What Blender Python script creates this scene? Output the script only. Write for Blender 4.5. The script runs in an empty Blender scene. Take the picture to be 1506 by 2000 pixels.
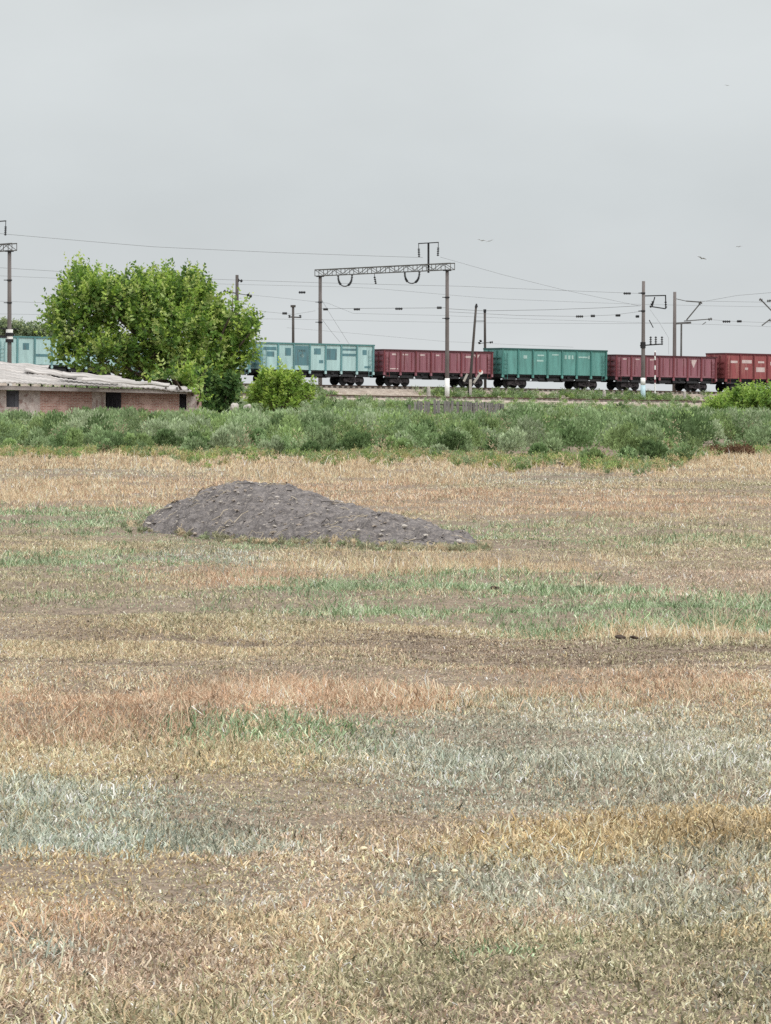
import bpy, math, random
import numpy as np
from mathutils import Vector, Matrix, Euler

random.seed(7)
RNG = np.random.default_rng(11)
SC = bpy.context.scene
COL = SC.collection
F = 7900.0            # focal length in photo pixels (photo 1506 wide)
HY = 785.0            # horizon row
EYE = 1.6             # eye height
PI = math.pi


def at(px, py, d):
    return Vector(((px - 753.0) * d / F, d, EYE + (HY - py) * d / F))


# ------------------------------------------------------------------ tagging
def tag(o, label=None, cat=None, group=None, kind=None):
    if label: o['label'] = label
    if cat: o['category'] = cat
    if group: o['group'] = group
    if kind: o['kind'] = kind
    return o


def empty(name, loc, label=None, cat=None, group=None, rot=(0, 0, 0)):
    o = bpy.data.objects.new(name, None)
    COL.objects.link(o)
    o.location = loc
    o.rotation_euler = rot
    o.empty_display_size = 0.3
    return tag(o, label, cat, group)


# ------------------------------------------------------------------ materials
def new_mat(name):
    m = bpy.data.materials.new(name)
    m.use_nodes = True
    nt = m.node_tree
    return m, nt, nt.nodes['Principled BSDF']


def mat(name, c1, c2=None, scale=3.0, rough=0.8, bump=0.0, bscale=None, metal=0.0, stretch=(1, 1, 1), c3=None, s3=20.0, f3=0.4):
    m, nt, b = new_mat(name)
    b.inputs['Roughness'].default_value = rough
    b.inputs['Metallic'].default_value = metal
    b.inputs['Specular IOR Level'].default_value = 0.25
    tc = nt.nodes.new('ShaderNodeTexCoord')
    mp = nt.nodes.new('ShaderNodeMapping')
    mp.inputs['Scale'].default_value = stretch
    nt.links.new(tc.outputs['Object'], mp.inputs['Vector'])
    if c2 is None:
        c2 = tuple(x * 0.75 for x in c1)
    nz = nt.nodes.new('ShaderNodeTexNoise')
    nz.inputs['Scale'].default_value = scale
    nz.inputs['Detail'].default_value = 6
    nz.inputs['Roughness'].default_value = 0.65
    nt.links.new(mp.outputs[0], nz.inputs['Vector'])
    rp = nt.nodes.new('ShaderNodeValToRGB')
    rp.color_ramp.elements[0].position = 0.36
    rp.color_ramp.elements[1].position = 0.64
    rp.color_ramp.elements[0].color = (*c2, 1)
    rp.color_ramp.elements[1].color = (*c1, 1)
    nt.links.new(nz.outputs['Fac'], rp.inputs['Fac'])
    out = rp.outputs['Color']
    if c3 is not None:
        n3 = nt.nodes.new('ShaderNodeTexNoise')
        n3.inputs['Scale'].default_value = s3
        n3.inputs['Detail'].default_value = 4
        nt.links.new(mp.outputs[0], n3.inputs['Vector'])
        r3 = nt.nodes.new('ShaderNodeValToRGB')
        r3.color_ramp.elements[0].position = 0.52
        r3.color_ramp.elements[1].position = 0.66
        r3.color_ramp.elements[0].color = (0, 0, 0, 1)
        r3.color_ramp.elements[1].color = (f3, f3, f3, 1)
        nt.links.new(n3.outputs['Fac'], r3.inputs['Fac'])
        mx = nt.nodes.new('ShaderNodeMix')
        mx.data_type = 'RGBA'
        nt.links.new(r3.outputs['Color'], mx.inputs[0])
        nt.links.new(out, mx.inputs[6])
        mx.inputs[7].default_value = (*c3, 1)
        out = mx.outputs[2]
    nt.links.new(out, b.inputs['Base Color'])
    if bump:
        bp = nt.nodes.new('ShaderNodeBump')
        bp.inputs['Strength'].default_value = bump
        bp.inputs['Distance'].default_value = 0.03
        nb = nt.nodes.new('ShaderNodeTexNoise')
        nb.inputs['Scale'].default_value = bscale or scale * 4
        nb.inputs['Detail'].default_value = 5
        nt.links.new(mp.outputs[0], nb.inputs['Vector'])
        nt.links.new(nb.outputs['Fac'], bp.inputs['Height'])
        nt.links.new(bp.outputs['Normal'], b.inputs['Normal'])
    return m


def leaf_mat(name, trans=0.35, rough=0.6, spec=0.2):
    m, nt, b = new_mat(name)
    at_ = nt.nodes.new('ShaderNodeAttribute')
    at_.attribute_name = 'Col'
    b.inputs['Roughness'].default_value = rough
    b.inputs['Specular IOR Level'].default_value = spec
    nt.links.new(at_.outputs['Color'], b.inputs['Base Color'])
    if trans > 0:
        tr = nt.nodes.new('ShaderNodeBsdfTranslucent')
        nt.links.new(at_.outputs['Color'], tr.inputs['Color'])
        mx = nt.nodes.new('ShaderNodeMixShader')
        mx.inputs[0].default_value = trans
        nt.links.new(b.outputs[0], mx.inputs[1])
        nt.links.new(tr.outputs[0], mx.inputs[2])
        nt.links.new(mx.outputs[0], nt.nodes['Material Output'].inputs['Surface'])
    return m


M = {}
M['grass'] = leaf_mat('grass_blades', 0.25, 0.7, 0.15)
M['leaf'] = leaf_mat('green_leaves', 0.4, 0.5, 0.3)
M['weed'] = leaf_mat('weed_leaves', 0.25, 0.7, 0.15)
M['soil'] = mat('dry_soil', (0.225, 0.175, 0.13), (0.13, 0.10, 0.075), 9.0, 0.95, 0.5, 30, c3=(0.36, 0.30, 0.22), s3=40, f3=0.6)
M['bank'] = mat('bank_soil', (0.34, 0.30, 0.23), (0.20, 0.19, 0.13), 0.35, 0.95, 0.5, 6)
M['ballast'] = mat('ballast_stone', (0.44, 0.38, 0.32), (0.28, 0.235, 0.20), 2.5, 0.95, 1.0, 14, c3=(0.22, 0.16, 0.12), s3=1.2, f3=0.5)
M['mound'] = mat('mound_earth', (0.21, 0.192, 0.187), (0.105, 0.095, 0.093), 9, 0.95, 1.0, 45, c3=(0.32, 0.285, 0.255), s3=26, f3=0.7)
M['clod'] = mat('dark_clod', (0.09, 0.065, 0.05), (0.04, 0.03, 0.025), 12, 0.95, 0.6, 40)
M['rubble'] = mat('pale_stone', (0.52, 0.48, 0.43), (0.36, 0.33, 0.3), 18, 0.9, 0.5, 60)
M['cream'] = mat('cream_stone', (0.78, 0.68, 0.47), (0.62, 0.52, 0.34), 40, 0.8, 0.3, 90)
M['concrete'] = mat('concrete_pole', (0.185, 0.165, 0.16), (0.13, 0.115, 0.11), 1.2, 0.9, 0.2, 20, stretch=(1, 1, 0.35))
M['concrete_pale'] = mat('pale_concrete', (0.50, 0.47, 0.43), (0.33, 0.31, 0.28), 3, 0.9, 0.4, 20)
M['whitewash'] = mat('whitewash', (0.88, 0.88, 0.86), (0.72, 0.72, 0.69), 3, 0.85, 0.1, 20)
M['paleblue'] = mat('pale_blue_wash', (0.50, 0.66, 0.70), (0.40, 0.55, 0.60), 3, 0.85)
M['galv'] = mat('weathered_steel', (0.16, 0.16, 0.155), (0.09, 0.088, 0.085), 2, 0.6, metal=0.3)
M['dark'] = mat('dark_steel', (0.03, 0.03, 0.033), (0.016, 0.016, 0.018), 4, 0.7)
M['insul'] = mat('insulator_glaze', (0.05, 0.055, 0.06), (0.03, 0.03, 0.035), 6, 0.35)
M['wire'] = mat('wire_metal', (0.12, 0.12, 0.12), (0.09, 0.09, 0.09), 2, 0.6)
M['wood'] = mat('old_pole_wood', (0.105, 0.092, 0.085), (0.055, 0.05, 0.046), 1.5, 0.9, 0.4, 12, stretch=(3, 3, 0.3))
M['plank'] = mat('grey_plank', (0.26, 0.25, 0.24), (0.13, 0.125, 0.12), 1.6, 0.9, 0.4, 12, stretch=(4, 4, 0.4))
M['rail'] = mat('rail_steel', (0.12, 0.075, 0.055), (0.06, 0.04, 0.03), 3, 0.6, metal=0.2)
M['sleeper'] = mat('sleeper', (0.30, 0.27, 0.24), (0.18, 0.16, 0.14), 2, 0.9)
M['brick'] = None
M['slate'] = mat('pale_roof_slate', (0.49, 0.465, 0.445), (0.25, 0.24, 0.23), 1.4, 0.9, 0.3, 12, stretch=(0.35, 1.5, 1), c3=(0.28, 0.25, 0.23), s3=2.2, f3=0.7)
M['board'] = mat('fascia_board', (0.40, 0.36, 0.34), (0.25, 0.22, 0.21), 1.2, 0.9, 0.3, 10, stretch=(0.4, 2, 3))
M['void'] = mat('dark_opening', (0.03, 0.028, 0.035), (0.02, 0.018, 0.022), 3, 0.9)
M['shutter'] = mat('grey_shutter', (0.09, 0.09, 0.105), (0.06, 0.06, 0.07), 3, 0.8)
M['plaster'] = mat('old_plaster', (0.52, 0.46, 0.43), (0.34, 0.28, 0.26), 3.5, 0.9, 0.5, 18, c3=(0.2, 0.1, 0.085), s3=5, f3=0.7)
M['bark'] = mat('tree_bark', (0.14, 0.11, 0.085), (0.07, 0.055, 0.045), 5, 0.9, 0.5, 20, stretch=(2, 2, 0.5))
M['bird'] = mat('bird_grey', (0.42, 0.43, 0.44), (0.34, 0.35, 0.36), 5, 0.8)
M['lamp_red'] = mat('red_paint', (0.55, 0.09, 0.07), (0.42, 0.07, 0.05), 5, 0.5)


def brick_mat():
    m, nt, b = new_mat('weathered_brick')
    tc = nt.nodes.new('ShaderNodeTexCoord')
    mp = nt.nodes.new('ShaderNodeMapping')
    mp.inputs['Rotation'].default_value = (math.radians(90), 0, 0)
    nt.links.new(tc.outputs['Object'], mp.inputs['Vector'])
    br = nt.nodes.new('ShaderNodeTexBrick')
    br.inputs['Scale'].default_value = 1.0
    br.inputs['Brick Width'].default_value = 0.26
    br.inputs['Row Height'].default_value = 0.075
    br.inputs['Mortar Size'].default_value = 0.012
    br.inputs['Color1'].default_value = (0.36, 0.185, 0.15, 1)
    br.inputs['Color2'].default_value = (0.25, 0.115, 0.095, 1)
    br.inputs['Mortar'].default_value = (0.42, 0.36, 0.32, 1)
    nt.links.new(mp.outputs[0], br.inputs['Vector'])
    nz = nt.nodes.new('ShaderNodeTexNoise')
    nz.inputs['Scale'].default_value = 2.2
    nz.inputs['Detail'].default_value = 6
    nt.links.new(tc.outputs['Object'], nz.inputs['Vector'])
    rp = nt.nodes.new('ShaderNodeValToRGB')
    rp.color_ramp.elements[0].position = 0.5
    rp.color_ramp.elements[1].position = 0.62
    nt.links.new(nz.outputs['Fac'], rp.inputs['Fac'])
    mx = nt.nodes.new('ShaderNodeMix')
    mx.data_type = 'RGBA'
    nt.links.new(rp.outputs['Color'], mx.inputs[0])
    nt.links.new(br.outputs['Color'], mx.inputs[6])
    mx.inputs[7].default_value = (0.46, 0.32, 0.28, 1)
    nt.links.new(mx.outputs[2], b.inputs['Base Color'])
    b.inputs['Roughness'].default_value = 0.95
    return m


M['brick'] = brick_mat()


# ------------------------------------------------------------------ mesh builder
class MB:
    def __init__(self):
        self.v, self.f, self.mi = [], [], []

    def box(self, c, s, rot=None, m=0, top=1.0):
        """box centre c, full size s; top scales the upper face"""
        n = len(self.v)
        hx, hy, hz = s[0] / 2, s[1] / 2, s[2] / 2
        R = rot if rot is not None else Matrix.Identity(3)
        c = Vector(c)
        for z, k in ((-hz, 1.0), (hz, top)):
            for x, y in ((-hx, -hy), (hx, -hy), (hx, hy), (-hx, hy)):
                self.v.append(tuple(c + R @ Vector((x * k, y * k, z))))
        for q in ((3, 2, 1, 0), (4, 5, 6, 7), (0, 1, 5, 4), (1, 2, 6, 5), (2, 3, 7, 6), (3, 0, 4, 7)):
            self.f.append(tuple(n + i for i in q)); self.mi.append(m)

    def bar(self, a, b, w, h=None, m=0):
        a, b = Vector(a), Vector(b)
        d = b - a
        R = d.to_track_quat('X', 'Z').to_matrix()
        self.box((a + b) / 2, (d.length, w, h or w), R, m)

    def tube(self, pts, r, n=8, m=0, cap=True):
        pts = [Vector(p) for p in pts]
        rs = r if isinstance(r, (list, tuple)) else [r] * len(pts)
        base = len(self.v)
        up = Vector((0, 0, 1))
        for i, p in enumerate(pts):
            d = (pts[min(i + 1, len(pts) - 1)] - pts[max(i - 1, 0)]).normalized()
            ref = up if abs(d.z) < 0.95 else Vector((0, 1, 0))
            x = d.cross(ref).normalized(); y = d.cross(x).normalized()
            for k in range(n):
                a = 2 * PI * k / n
                self.v.append(tuple(p + (x * math.cos(a) + y * math.sin(a)) * rs[i]))
        for i in range(len(pts) - 1):
            for k in range(n):
                a = base + i * n + k; b = base + i * n + (k + 1) % n
                self.f.append((a, a + n, b + n, b)); self.mi.append(m)
        if cap:
            self.f.append(tuple(base + k for k in range(n))); self.mi.append(m)
            e = base + (len(pts) - 1) * n
            self.f.append(tuple(e + k for k in reversed(range(n)))); self.mi.append(m)

    def poly(self, pts, m=0):
        n = len(self.v)
        self.v += [tuple(p) for p in pts]
        self.f.append(tuple(range(n, n + len(pts)))); self.mi.append(m)

    def blob(self, c, s, seed=0, sub=2, jag=0.25, m=0):
        """irregular rounded lump"""
        import bmesh
        rr = random.Random(seed)
        bm = bmesh.new()
        bmesh.ops.create_icosphere(bm, subdivisions=sub, radius=1.0)
        n = len(self.v)
        ph = [(rr.uniform(-3, 3), rr.uniform(-3, 3), rr.uniform(-3, 3), rr.uniform(0, 6)) for _ in range(5)]
        for v in bm.verts:
            k = 1 + jag * sum(math.sin(p[0] * v.co.x + p[1] * v.co.y + p[2] * v.co.z + p[3]) for p in ph) / 3
            self.v.append((c[0] + v.co.x * k * s[0], c[1] + v.co.y * k * s[1], c[2] + v.co.z * k * s[2]))
        for f in bm.faces:
            self.f.append(tuple(n + v.index for v in f.verts)); self.mi.append(m)
        bm.free()

    def build(self, name, mats, parent=None, smooth=False, loc=None):
        me = bpy.data.meshes.new(name)
        me.from_pydata(self.v, [], self.f)
        mats = mats if isinstance(mats, (list, tuple)) else [mats]
        for m in mats: me.materials.append(m)
        if len(mats) > 1:
            me.polygons.foreach_set('material_index', self.mi)
        if smooth:
            me.polygons.foreach_set('use_smooth', [True] * len(me.polygons))
        me.update()
        o = bpy.data.objects.new(name, me)
        COL.objects.link(o)
        if parent: o.parent = parent
        if loc is not None: o.location = loc
        return o


def np_mesh(name, verts, tris, cols, material, parent=None, smooth=False, vper=None):
    """fast triangle mesh; cols is per-vertex rgb"""
    me = bpy.data.meshes.new(name)
    nv, nt_ = len(verts), len(tris)
    me.vertices.add(nv)
    me.vertices.foreach_set('co', np.ascontiguousarray(verts, dtype=np.float32).ravel())
    me.loops.add(nt_ * 3)
    me.loops.foreach_set('vertex_index', np.ascontiguousarray(tris, dtype=np.int32).ravel())
    me.polygons.add(nt_)
    me.polygons.foreach_set('loop_start', np.arange(0, nt_ * 3, 3, dtype=np.int32))
    me.polygons.foreach_set('loop_total', np.full(nt_, 3, dtype=np.int32))
    if smooth:
        me.polygons.foreach_set('use_smooth', np.ones(nt_, dtype=bool))
    me.update(calc_edges=True)
    if cols is not None:
        ca = me.color_attributes.new('Col', 'FLOAT_COLOR', 'POINT')
        c4 = np.ones((nv, 4), dtype=np.float32)
        c4[:, :3] = cols
        ca.data.foreach_set('color', c4.ravel())
    me.materials.append(material)
    o = bpy.data.objects.new(name, me)
    COL.objects.link(o)
    if parent: o.parent = parent
    return o


# ------------------------------------------------------------------ terrain
TH = math.radians(34.0)
CT, ST = math.cos(TH), math.sin(TH)
X0, Y0 = 16.7, 400.0
GRADE = -0.0125


def T(s, u, z):
    """track frame: s along the train, u away from the viewer, z above the datum at s=0"""
    return Vector((X0 + CT * s - ST * u, Y0 + ST * s + CT * u, z + GRADE * s))


PU = np.array([-62, -40, -25, -16, -12.4, -10.9, -7.2, -6.4, -4.4, -2.3, 2.3, 4.6, 8, 20, 40, 75.0])
PZ = np.array([-0.3, 0.2, 0.65, 1.0, 1.32, 1.58, 1.62, 1.80, 2.0, 2.58, 2.58, 2.0, 1.7, 1.45, 0.9, -0.5])


def su(x, y):
    dx, dy = x - X0, y - Y0
    return dx * CT + dy * ST, -dx * ST + dy * CT


_w = [(RNG.uniform(0.5, 3.5) * math.cos(a), RNG.uniform(1.0, 4.5) * math.sin(a), RNG.uniform(0, 6.28)) for a in RNG.uniform(0, PI, 14)]


# wheel ruts of the dirt track: photo points on flat ground, half width (m)
RUTS = [([(-80, 1236), (150, 1240), (330, 1243), (480, 1251), (640, 1256), (900, 1258)], .20), ([(-80, 1294), (180, 1296), (420, 1297), (640, 1303)], .14),
        ([(30, 1327), (250, 1329), (450, 1333)], .13), ([(-80, 1184), (200, 1187), (340, 1183)], .16), ([(470, 1172), (640, 1170), (820, 1166)], .2),
        ([(760, 1248), (1000, 1247), (1210, 1252), (1600, 1258)], .13), ([(700, 1264), (900, 1268), (1150, 1270), (1320, 1270), (1600, 1275)], .22),
        ([(760, 1279), (960, 1283), (1080, 1289)], .16), ([(1060, 1292), (1250, 1291), (1600, 1294)], .14), ([(830, 1304), (1100, 1307), (1350, 1308), (1600, 1306)], .15),
        ([(800, 1062), (1000, 1066), (1250, 1063), (1420, 1070)], .35), ([(-60, 1523), (60, 1525), (190, 1512), (300, 1507)], .05), ([(900, 1152), (1010, 1165), (1080, 1160)], .25), ([(1090, 1153), (1160, 1152)], .2)]
_RUTW = []
for pts_, hw_ in RUTS:
    dd_ = np.array([EYE * F / (b - HY) for a, b in pts_])
    xx_ = np.array([(a - 753) * d_ / F for (a, b), d_ in zip(pts_, dd_)])
    _RUTW.append((xx_, dd_, hw_ * 1.15))


def rut_at(x, y):
    """0..1: how far inside a wheel rut a field point lies"""
    x = np.asarray(x, float); y = np.asarray(y, float)
    out = np.zeros_like(x)
    for xs_, ds_, hw_ in _RUTW:
        yr = np.interp(x, xs_, ds_) + 0.06 * np.sin(x * 5.1 + ds_[0]) * hw_ / 0.2
        g = np.exp(-((y - yr) / hw_) ** 2)
        g = g * np.clip((x - xs_[0]) / 0.35, 0, 1) * np.clip((xs_[-1] - x) / 0.35, 0, 1)
        g = g * np.clip(0.75 + 0.45 * np.sin(x * 2.3 + ds_[-1] * 3) + 0.3 * np.sin(x * 7.1 + ds_[0]), 0.55, 1)
        out = np.maximum(out, g)
    return out


def field_z(x, y):
    x = np.asarray(x, float); y = np.asarray(y, float)
    z = np.zeros_like(x)
    for i, (kx, ky, p) in enumerate(_w):
        z += np.sin(kx * x + ky * y + p) / (1 + 0.5 * math.hypot(kx, ky))
    z *= 0.017
    z += 0.03 * np.sin(0.11 * x + 0.17 * y + 1) * np.clip((y - 20) / 40, 0, 1)
    z *= np.clip((240 - y) / 80, 0, 1)
    z = z - 0.035 * rut_at(x, y)
    return z


def ground_z(x, y):
    x = np.asarray(x, float); y = np.asarray(y, float)
    s, u = su(x, y)
    e = np.interp(u, PU, PZ, left=-9, right=-9) + GRADE * np.clip(s, -140, 140)
    return np.maximum(field_z(x, y), e)


def make_ground():
    rows = [1.5, 5, 8] + list(np.geomspace(9.5, 150, 420)) + list(np.geomspace(155, 330, 30)) + [360, 420, 500, 700, 1000, 2000, 4500]
    nc = 201
    ang = np.linspace(-1, 1, nc)
    ang = np.sign(ang) * (np.abs(ang) * 0.17 + np.abs(ang) ** 8 * 0.9)
    V = []
    for d in rows:
        w = max(d, 9.0)
        x = ang * w
        y = np.full(nc, d)
        z = field_z(x, y)
        if d > 300: z = z - 0.35
        V.append(np.stack([x, y, z], 1))
    V = np.concatenate(V)
    f = []
    nr = len(rows)
    i, j = np.meshgrid(np.arange(nr - 1), np.arange(nc - 1), indexing='ij')
    a = (i * nc + j).ravel()
    tris = np.concatenate([np.stack([a, a + 1, a + nc + 1], 1), np.stack([a, a + nc + 1, a + nc], 1)])
    o = np_mesh('ground', V, tris, None, M['soil'], smooth=True)
    tag(o, kind='structure')
    return o


make_ground()


def make_embankment():
    ss = np.arange(-150, 190, 2.0)
    us = np.unique(np.concatenate([PU, np.arange(-60, 76, 2.0), np.arange(-13, 6, 0.5)]))
    zz = np.interp(us, PU, PZ)
    V = []
    for s in ss:
        n = (RNG.random(len(us)) - 0.5) * np.where((us > -11) & (us < -7) | (np.abs(us) < 2.4), 0.05, 0.16)
        x = X0 + CT * s - ST * us
        y = Y0 + ST * s + CT * us
        V.append(np.stack([x, y, zz + n + GRADE * np.clip(s, -140, 140)], 1))
    V = np.concatenate(V)
    nc = len(us); nr = len(ss)
    i, j = np.meshgrid(np.arange(nr - 1), np.arange(nc - 1), indexing='ij')
    a = (i * nc + j).ravel()
    um = (us[:-1] + us[1:]) / 2
    tris = np.concatenate([np.stack([a, a + nc + 1, a + 1], 1), np.stack([a, a + nc, a + nc + 1], 1)])
    o = np_mesh('railway_embankment', V, tris, None, M['bank'])
    o.data.materials.append(M['ballast'])
    isb = (((um > -12) & (um < -6)) | ((um > -5.2) & (um < 5)))[j.ravel()]
    o.data.polygons.foreach_set('material_index', np.concatenate([isb, isb]).astype(np.int32))
    tag(o, kind='structure')


make_embankment()


def make_track(u, ztop, name):
    root = empty(name, (0, 0, 0))
    tag(root, kind='structure')
    for k in (-0.76, 0.76):
        mb = MB()
        pts = [T(s, u + k, ztop - 0.09) for s in range(-150, 186, 6)]
        for a, b in zip(pts[:-1], pts[1:]):
            mb.bar(a, b, 0.15, 0.03)
        for a, b in zip(pts[:-1], pts[1:]):
            mb.bar(a + Vector((0, 0, 0.055)), b + Vector((0, 0, 0.055)), 0.075, 0.075)
        mb.build('rail', M['rail'], root)
    mb = MB()
    R = Euler((0, 0.0125, TH)).to_matrix()
    s = -140.0
    while s < 180:
        mb.box(T(s, u, ztop - 0.20), (0.27, 2.7, 0.17), R)
        s += 0.62
    tag(mb.build('sleepers', M['sleeper'], root), kind='stuff')
    return root


make_track(0.0, 2.88, 'railway_track')
make_track(-9.1, 1.86, 'railway_track')


# ------------------------------------------------------------------ freight wagons
def paint(name, c, dirt=0.5, c3=(0.10, 0.075, 0.06)):
    c2 = tuple(x * 0.78 for x in c)
    return mat(name, c, c2, 1.6, 0.7, 0.12, 9, stretch=(1.6, 1, 0.22), c3=c3, s3=2.6, f3=dirt)


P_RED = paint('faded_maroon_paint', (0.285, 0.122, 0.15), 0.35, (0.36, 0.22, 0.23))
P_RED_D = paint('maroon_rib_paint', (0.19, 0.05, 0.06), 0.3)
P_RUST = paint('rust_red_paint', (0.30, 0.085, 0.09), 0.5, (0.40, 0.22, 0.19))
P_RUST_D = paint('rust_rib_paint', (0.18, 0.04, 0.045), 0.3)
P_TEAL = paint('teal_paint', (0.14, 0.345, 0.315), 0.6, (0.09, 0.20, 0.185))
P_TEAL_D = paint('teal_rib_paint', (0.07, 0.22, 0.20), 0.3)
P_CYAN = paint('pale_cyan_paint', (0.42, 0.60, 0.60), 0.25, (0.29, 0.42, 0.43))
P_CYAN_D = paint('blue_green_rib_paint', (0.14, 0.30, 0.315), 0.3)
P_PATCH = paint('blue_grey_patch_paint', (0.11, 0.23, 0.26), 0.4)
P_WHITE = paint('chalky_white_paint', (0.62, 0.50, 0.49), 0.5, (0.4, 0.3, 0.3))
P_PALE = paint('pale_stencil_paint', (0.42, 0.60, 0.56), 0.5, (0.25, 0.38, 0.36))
P_RIM = {}  # top rims take a darker tone of each body colour
P_RIM['red'] = paint('rim_maroon', (0.085, 0.028, 0.035), 0.2)
P_RIM['rust'] = paint('rim_rust', (0.10, 0.022, 0.03), 0.2)
P_RIM['teal'] = paint('rim_teal', (0.035, 0.11, 0.105), 0.2)
P_RIM['cyan'] = paint('rim_blue_green', (0.10, 0.235, 0.235), 0.2)
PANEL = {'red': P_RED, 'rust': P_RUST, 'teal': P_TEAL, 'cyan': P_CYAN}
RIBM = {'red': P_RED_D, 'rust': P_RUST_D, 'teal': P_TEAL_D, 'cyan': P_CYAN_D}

L2 = 6.42     # half body length


def wagon(k, style, top, label, marks=(), tris=(), light_ribs=False):
    s0 = 13.92 * k - 1.1
    root = empty('gondola_wagon', T(s0, 0, 2.88), label, 'freight wagon', 'freight wagons standing in one train',
                 rot=(0, 0.0125, TH))
    zb = 1.36
    body = MB()
    # floor, sides, ends (hollow tub)
    body.box((0, 0, zb + 0.03), (2 * L2, 2.9, 0.06), m=0)
    for sy in (-1, 1):
        body.box((0, sy * 1.47, (zb + top - 0.14) / 2), (2 * L2, 0.06, top - 0.14 - zb), m=0)
    for sx in (-1, 1):
        body.box((sx * (L2 - 0.03), 0, (zb + top - 0.14) / 2), (0.06, 2.87, top - 0.14 - zb), m=0)
        for zz in (zb + 0.5, zb + 1.05, zb + 1.6):
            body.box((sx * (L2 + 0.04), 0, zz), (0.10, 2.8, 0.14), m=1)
        for yy in (-0.7, 0.7):
            body.box((sx * (L2 + 0.03), yy, (zb + top) / 2 - 0.1), (0.12, 0.14, top - zb - 0.3), m=1)
    # small painted patches and worn marks, 6 mm proud of the panel
    for (x0, x1, z0, z1, mi) in marks:
        body.box(((x0 + x1) / 2, -1.503, (z0 + z1) / 2), (x1 - x0, 0.018, z1 - z0), m=mi)
    for (xc, zt, w, h, mi) in tris:
        for yy in (-1.513,):
            body.poly([(xc - w / 2, yy, zt), (xc, yy, zt - h), (xc + w / 2, yy, zt)], m=mi)
            body.poly([(xc + w / 2, yy + 0.012, zt), (xc, yy + 0.012, zt - h), (xc - w / 2, yy + 0.012, zt)], m=mi)
    if light_ribs:
        for sy in (-1, 1):
            for i in range(7):
                xc = (i - 3) * 1.78
                for dx in (-0.42, 0.42):
                    body.box((xc + dx, sy * 1.515, (zb + top) / 2 - 0.05), (0.09, 0.035, top - zb - 0.5), m=1)
    body.build('body', [PANEL[style], RIBM[style], P_PATCH, P_WHITE, P_PALE, P_CYAN], root)
    xs = [-L2 + 0.09, L2 - 0.09] + [(-3 + 1.0 * i + 0.5) * 1.78 for i in range(6)]
    for sy in (-1, 1):
        for x in xs:
            ribs = MB()
            ribs.box((x, sy * 1.545, (zb - 0.07 + top - 0.14) / 2), (0.17, 0.09, top - 0.14 - zb + 0.07), m=0)
            ribs.box((x, sy * 1.53, zb - 0.2), (0.20, 0.16, 0.26), m=1)
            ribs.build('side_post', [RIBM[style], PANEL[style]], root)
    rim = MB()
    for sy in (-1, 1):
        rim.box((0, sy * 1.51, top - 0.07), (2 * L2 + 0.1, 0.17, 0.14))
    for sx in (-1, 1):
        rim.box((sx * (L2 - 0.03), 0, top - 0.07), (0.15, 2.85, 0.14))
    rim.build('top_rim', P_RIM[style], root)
    # corner steps + ladder
    for sx in (-1, 1):
        lad = MB()
        x = sx * (L2 - 0.45)
        for dx in (-0.19, 0.19):
            lad.bar((x + dx, -1.60, zb - 0.5), (x + dx, -1.60, top - 0.5), 0.035)
        for i in range(6):
            lad.bar((x - 0.19, -1.60, zb - 0.4 + 0.36 * i), (x + 0.19, -1.60, zb - 0.4 + 0.36 * i), 0.03)
        lad.build('ladder', RIBM[style], root)
    uf = MB()
    uf.box((0, 0, zb - 0.22), (2 * L2 - 0.1, 0.5, 0.40))
    for x in (-L2 + 0.15, -4.33, -1.8, 1.8, 4.33, L2 - 0.15):
        uf.box((x, 0, zb - 0.17), (0.28, 2.75, 0.30))
    for sy in (-1, 1):
        uf.box((0, sy * 1.33, zb - 0.09), (2 * L2 - 0.4, 0.12, 0.16))
        for i in range(7):
            xc = (i - 3) * 1.78
            uf.box((xc, sy * 1.22, zb - 0.33), (1.52, 0.06, 0.50), Euler((sy * 0.22, 0, 0)).to_matrix())
    uf.build('underframe', M['dark'], root)
    bk = MB()
    bk.tube([(-1.2, -0.55, 0.86), (-0.2, -0.55, 0.86)], 0.20, 10)
    bk.tube([(0.5, -0.75, 0.8), (1.5, -0.75, 0.8)], 0.15, 10)
    bk.bar((-3.2, -0.3, 0.72), (3.2, -0.3, 0.72), 0.05)
    bk.build('brake_gear', M['dark'], root)
    for sx in (-1, 1):
        cp = MB()
        cp.box((sx * (L2 + 0.22), 0, 1.06), (0.5, 0.22, 0.24))
        cp.box((sx * (L2 + 0.47), 0.06, 1.06), (0.14, 0.42, 0.34))
        cp.build('coupler', M['dark'], root)
        bg = MB()
        bx = sx * 4.33
        bg.box((bx, 0, 0.70), (0.45, 2.3, 0.34))
        for sy in (-1, 1):
            y = sy * 1.02
            bg.box((bx, y, 0.50), (0.7, 0.16, 0.50))
            for dx in (-1, 1):
                bg.bar((bx + dx * 0.30, y, 0.62), (bx + dx * 1.0, y, 0.58), 0.16, 0.20)
                bg.bar((bx + dx * 0.26, y, 0.32), (bx + dx * 0.95, y, 0.50), 0.14, 0.13)
                bg.box((bx + dx * 0.925, y, 0.50), (0.34, 0.24, 0.34))
            bg.tube([(bx, y - 0.13, 0.50), (bx, y + 0.13, 0.50)], 0.14, 8)
        bogie = bg.build('bogie', M['bogie'], root)
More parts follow.
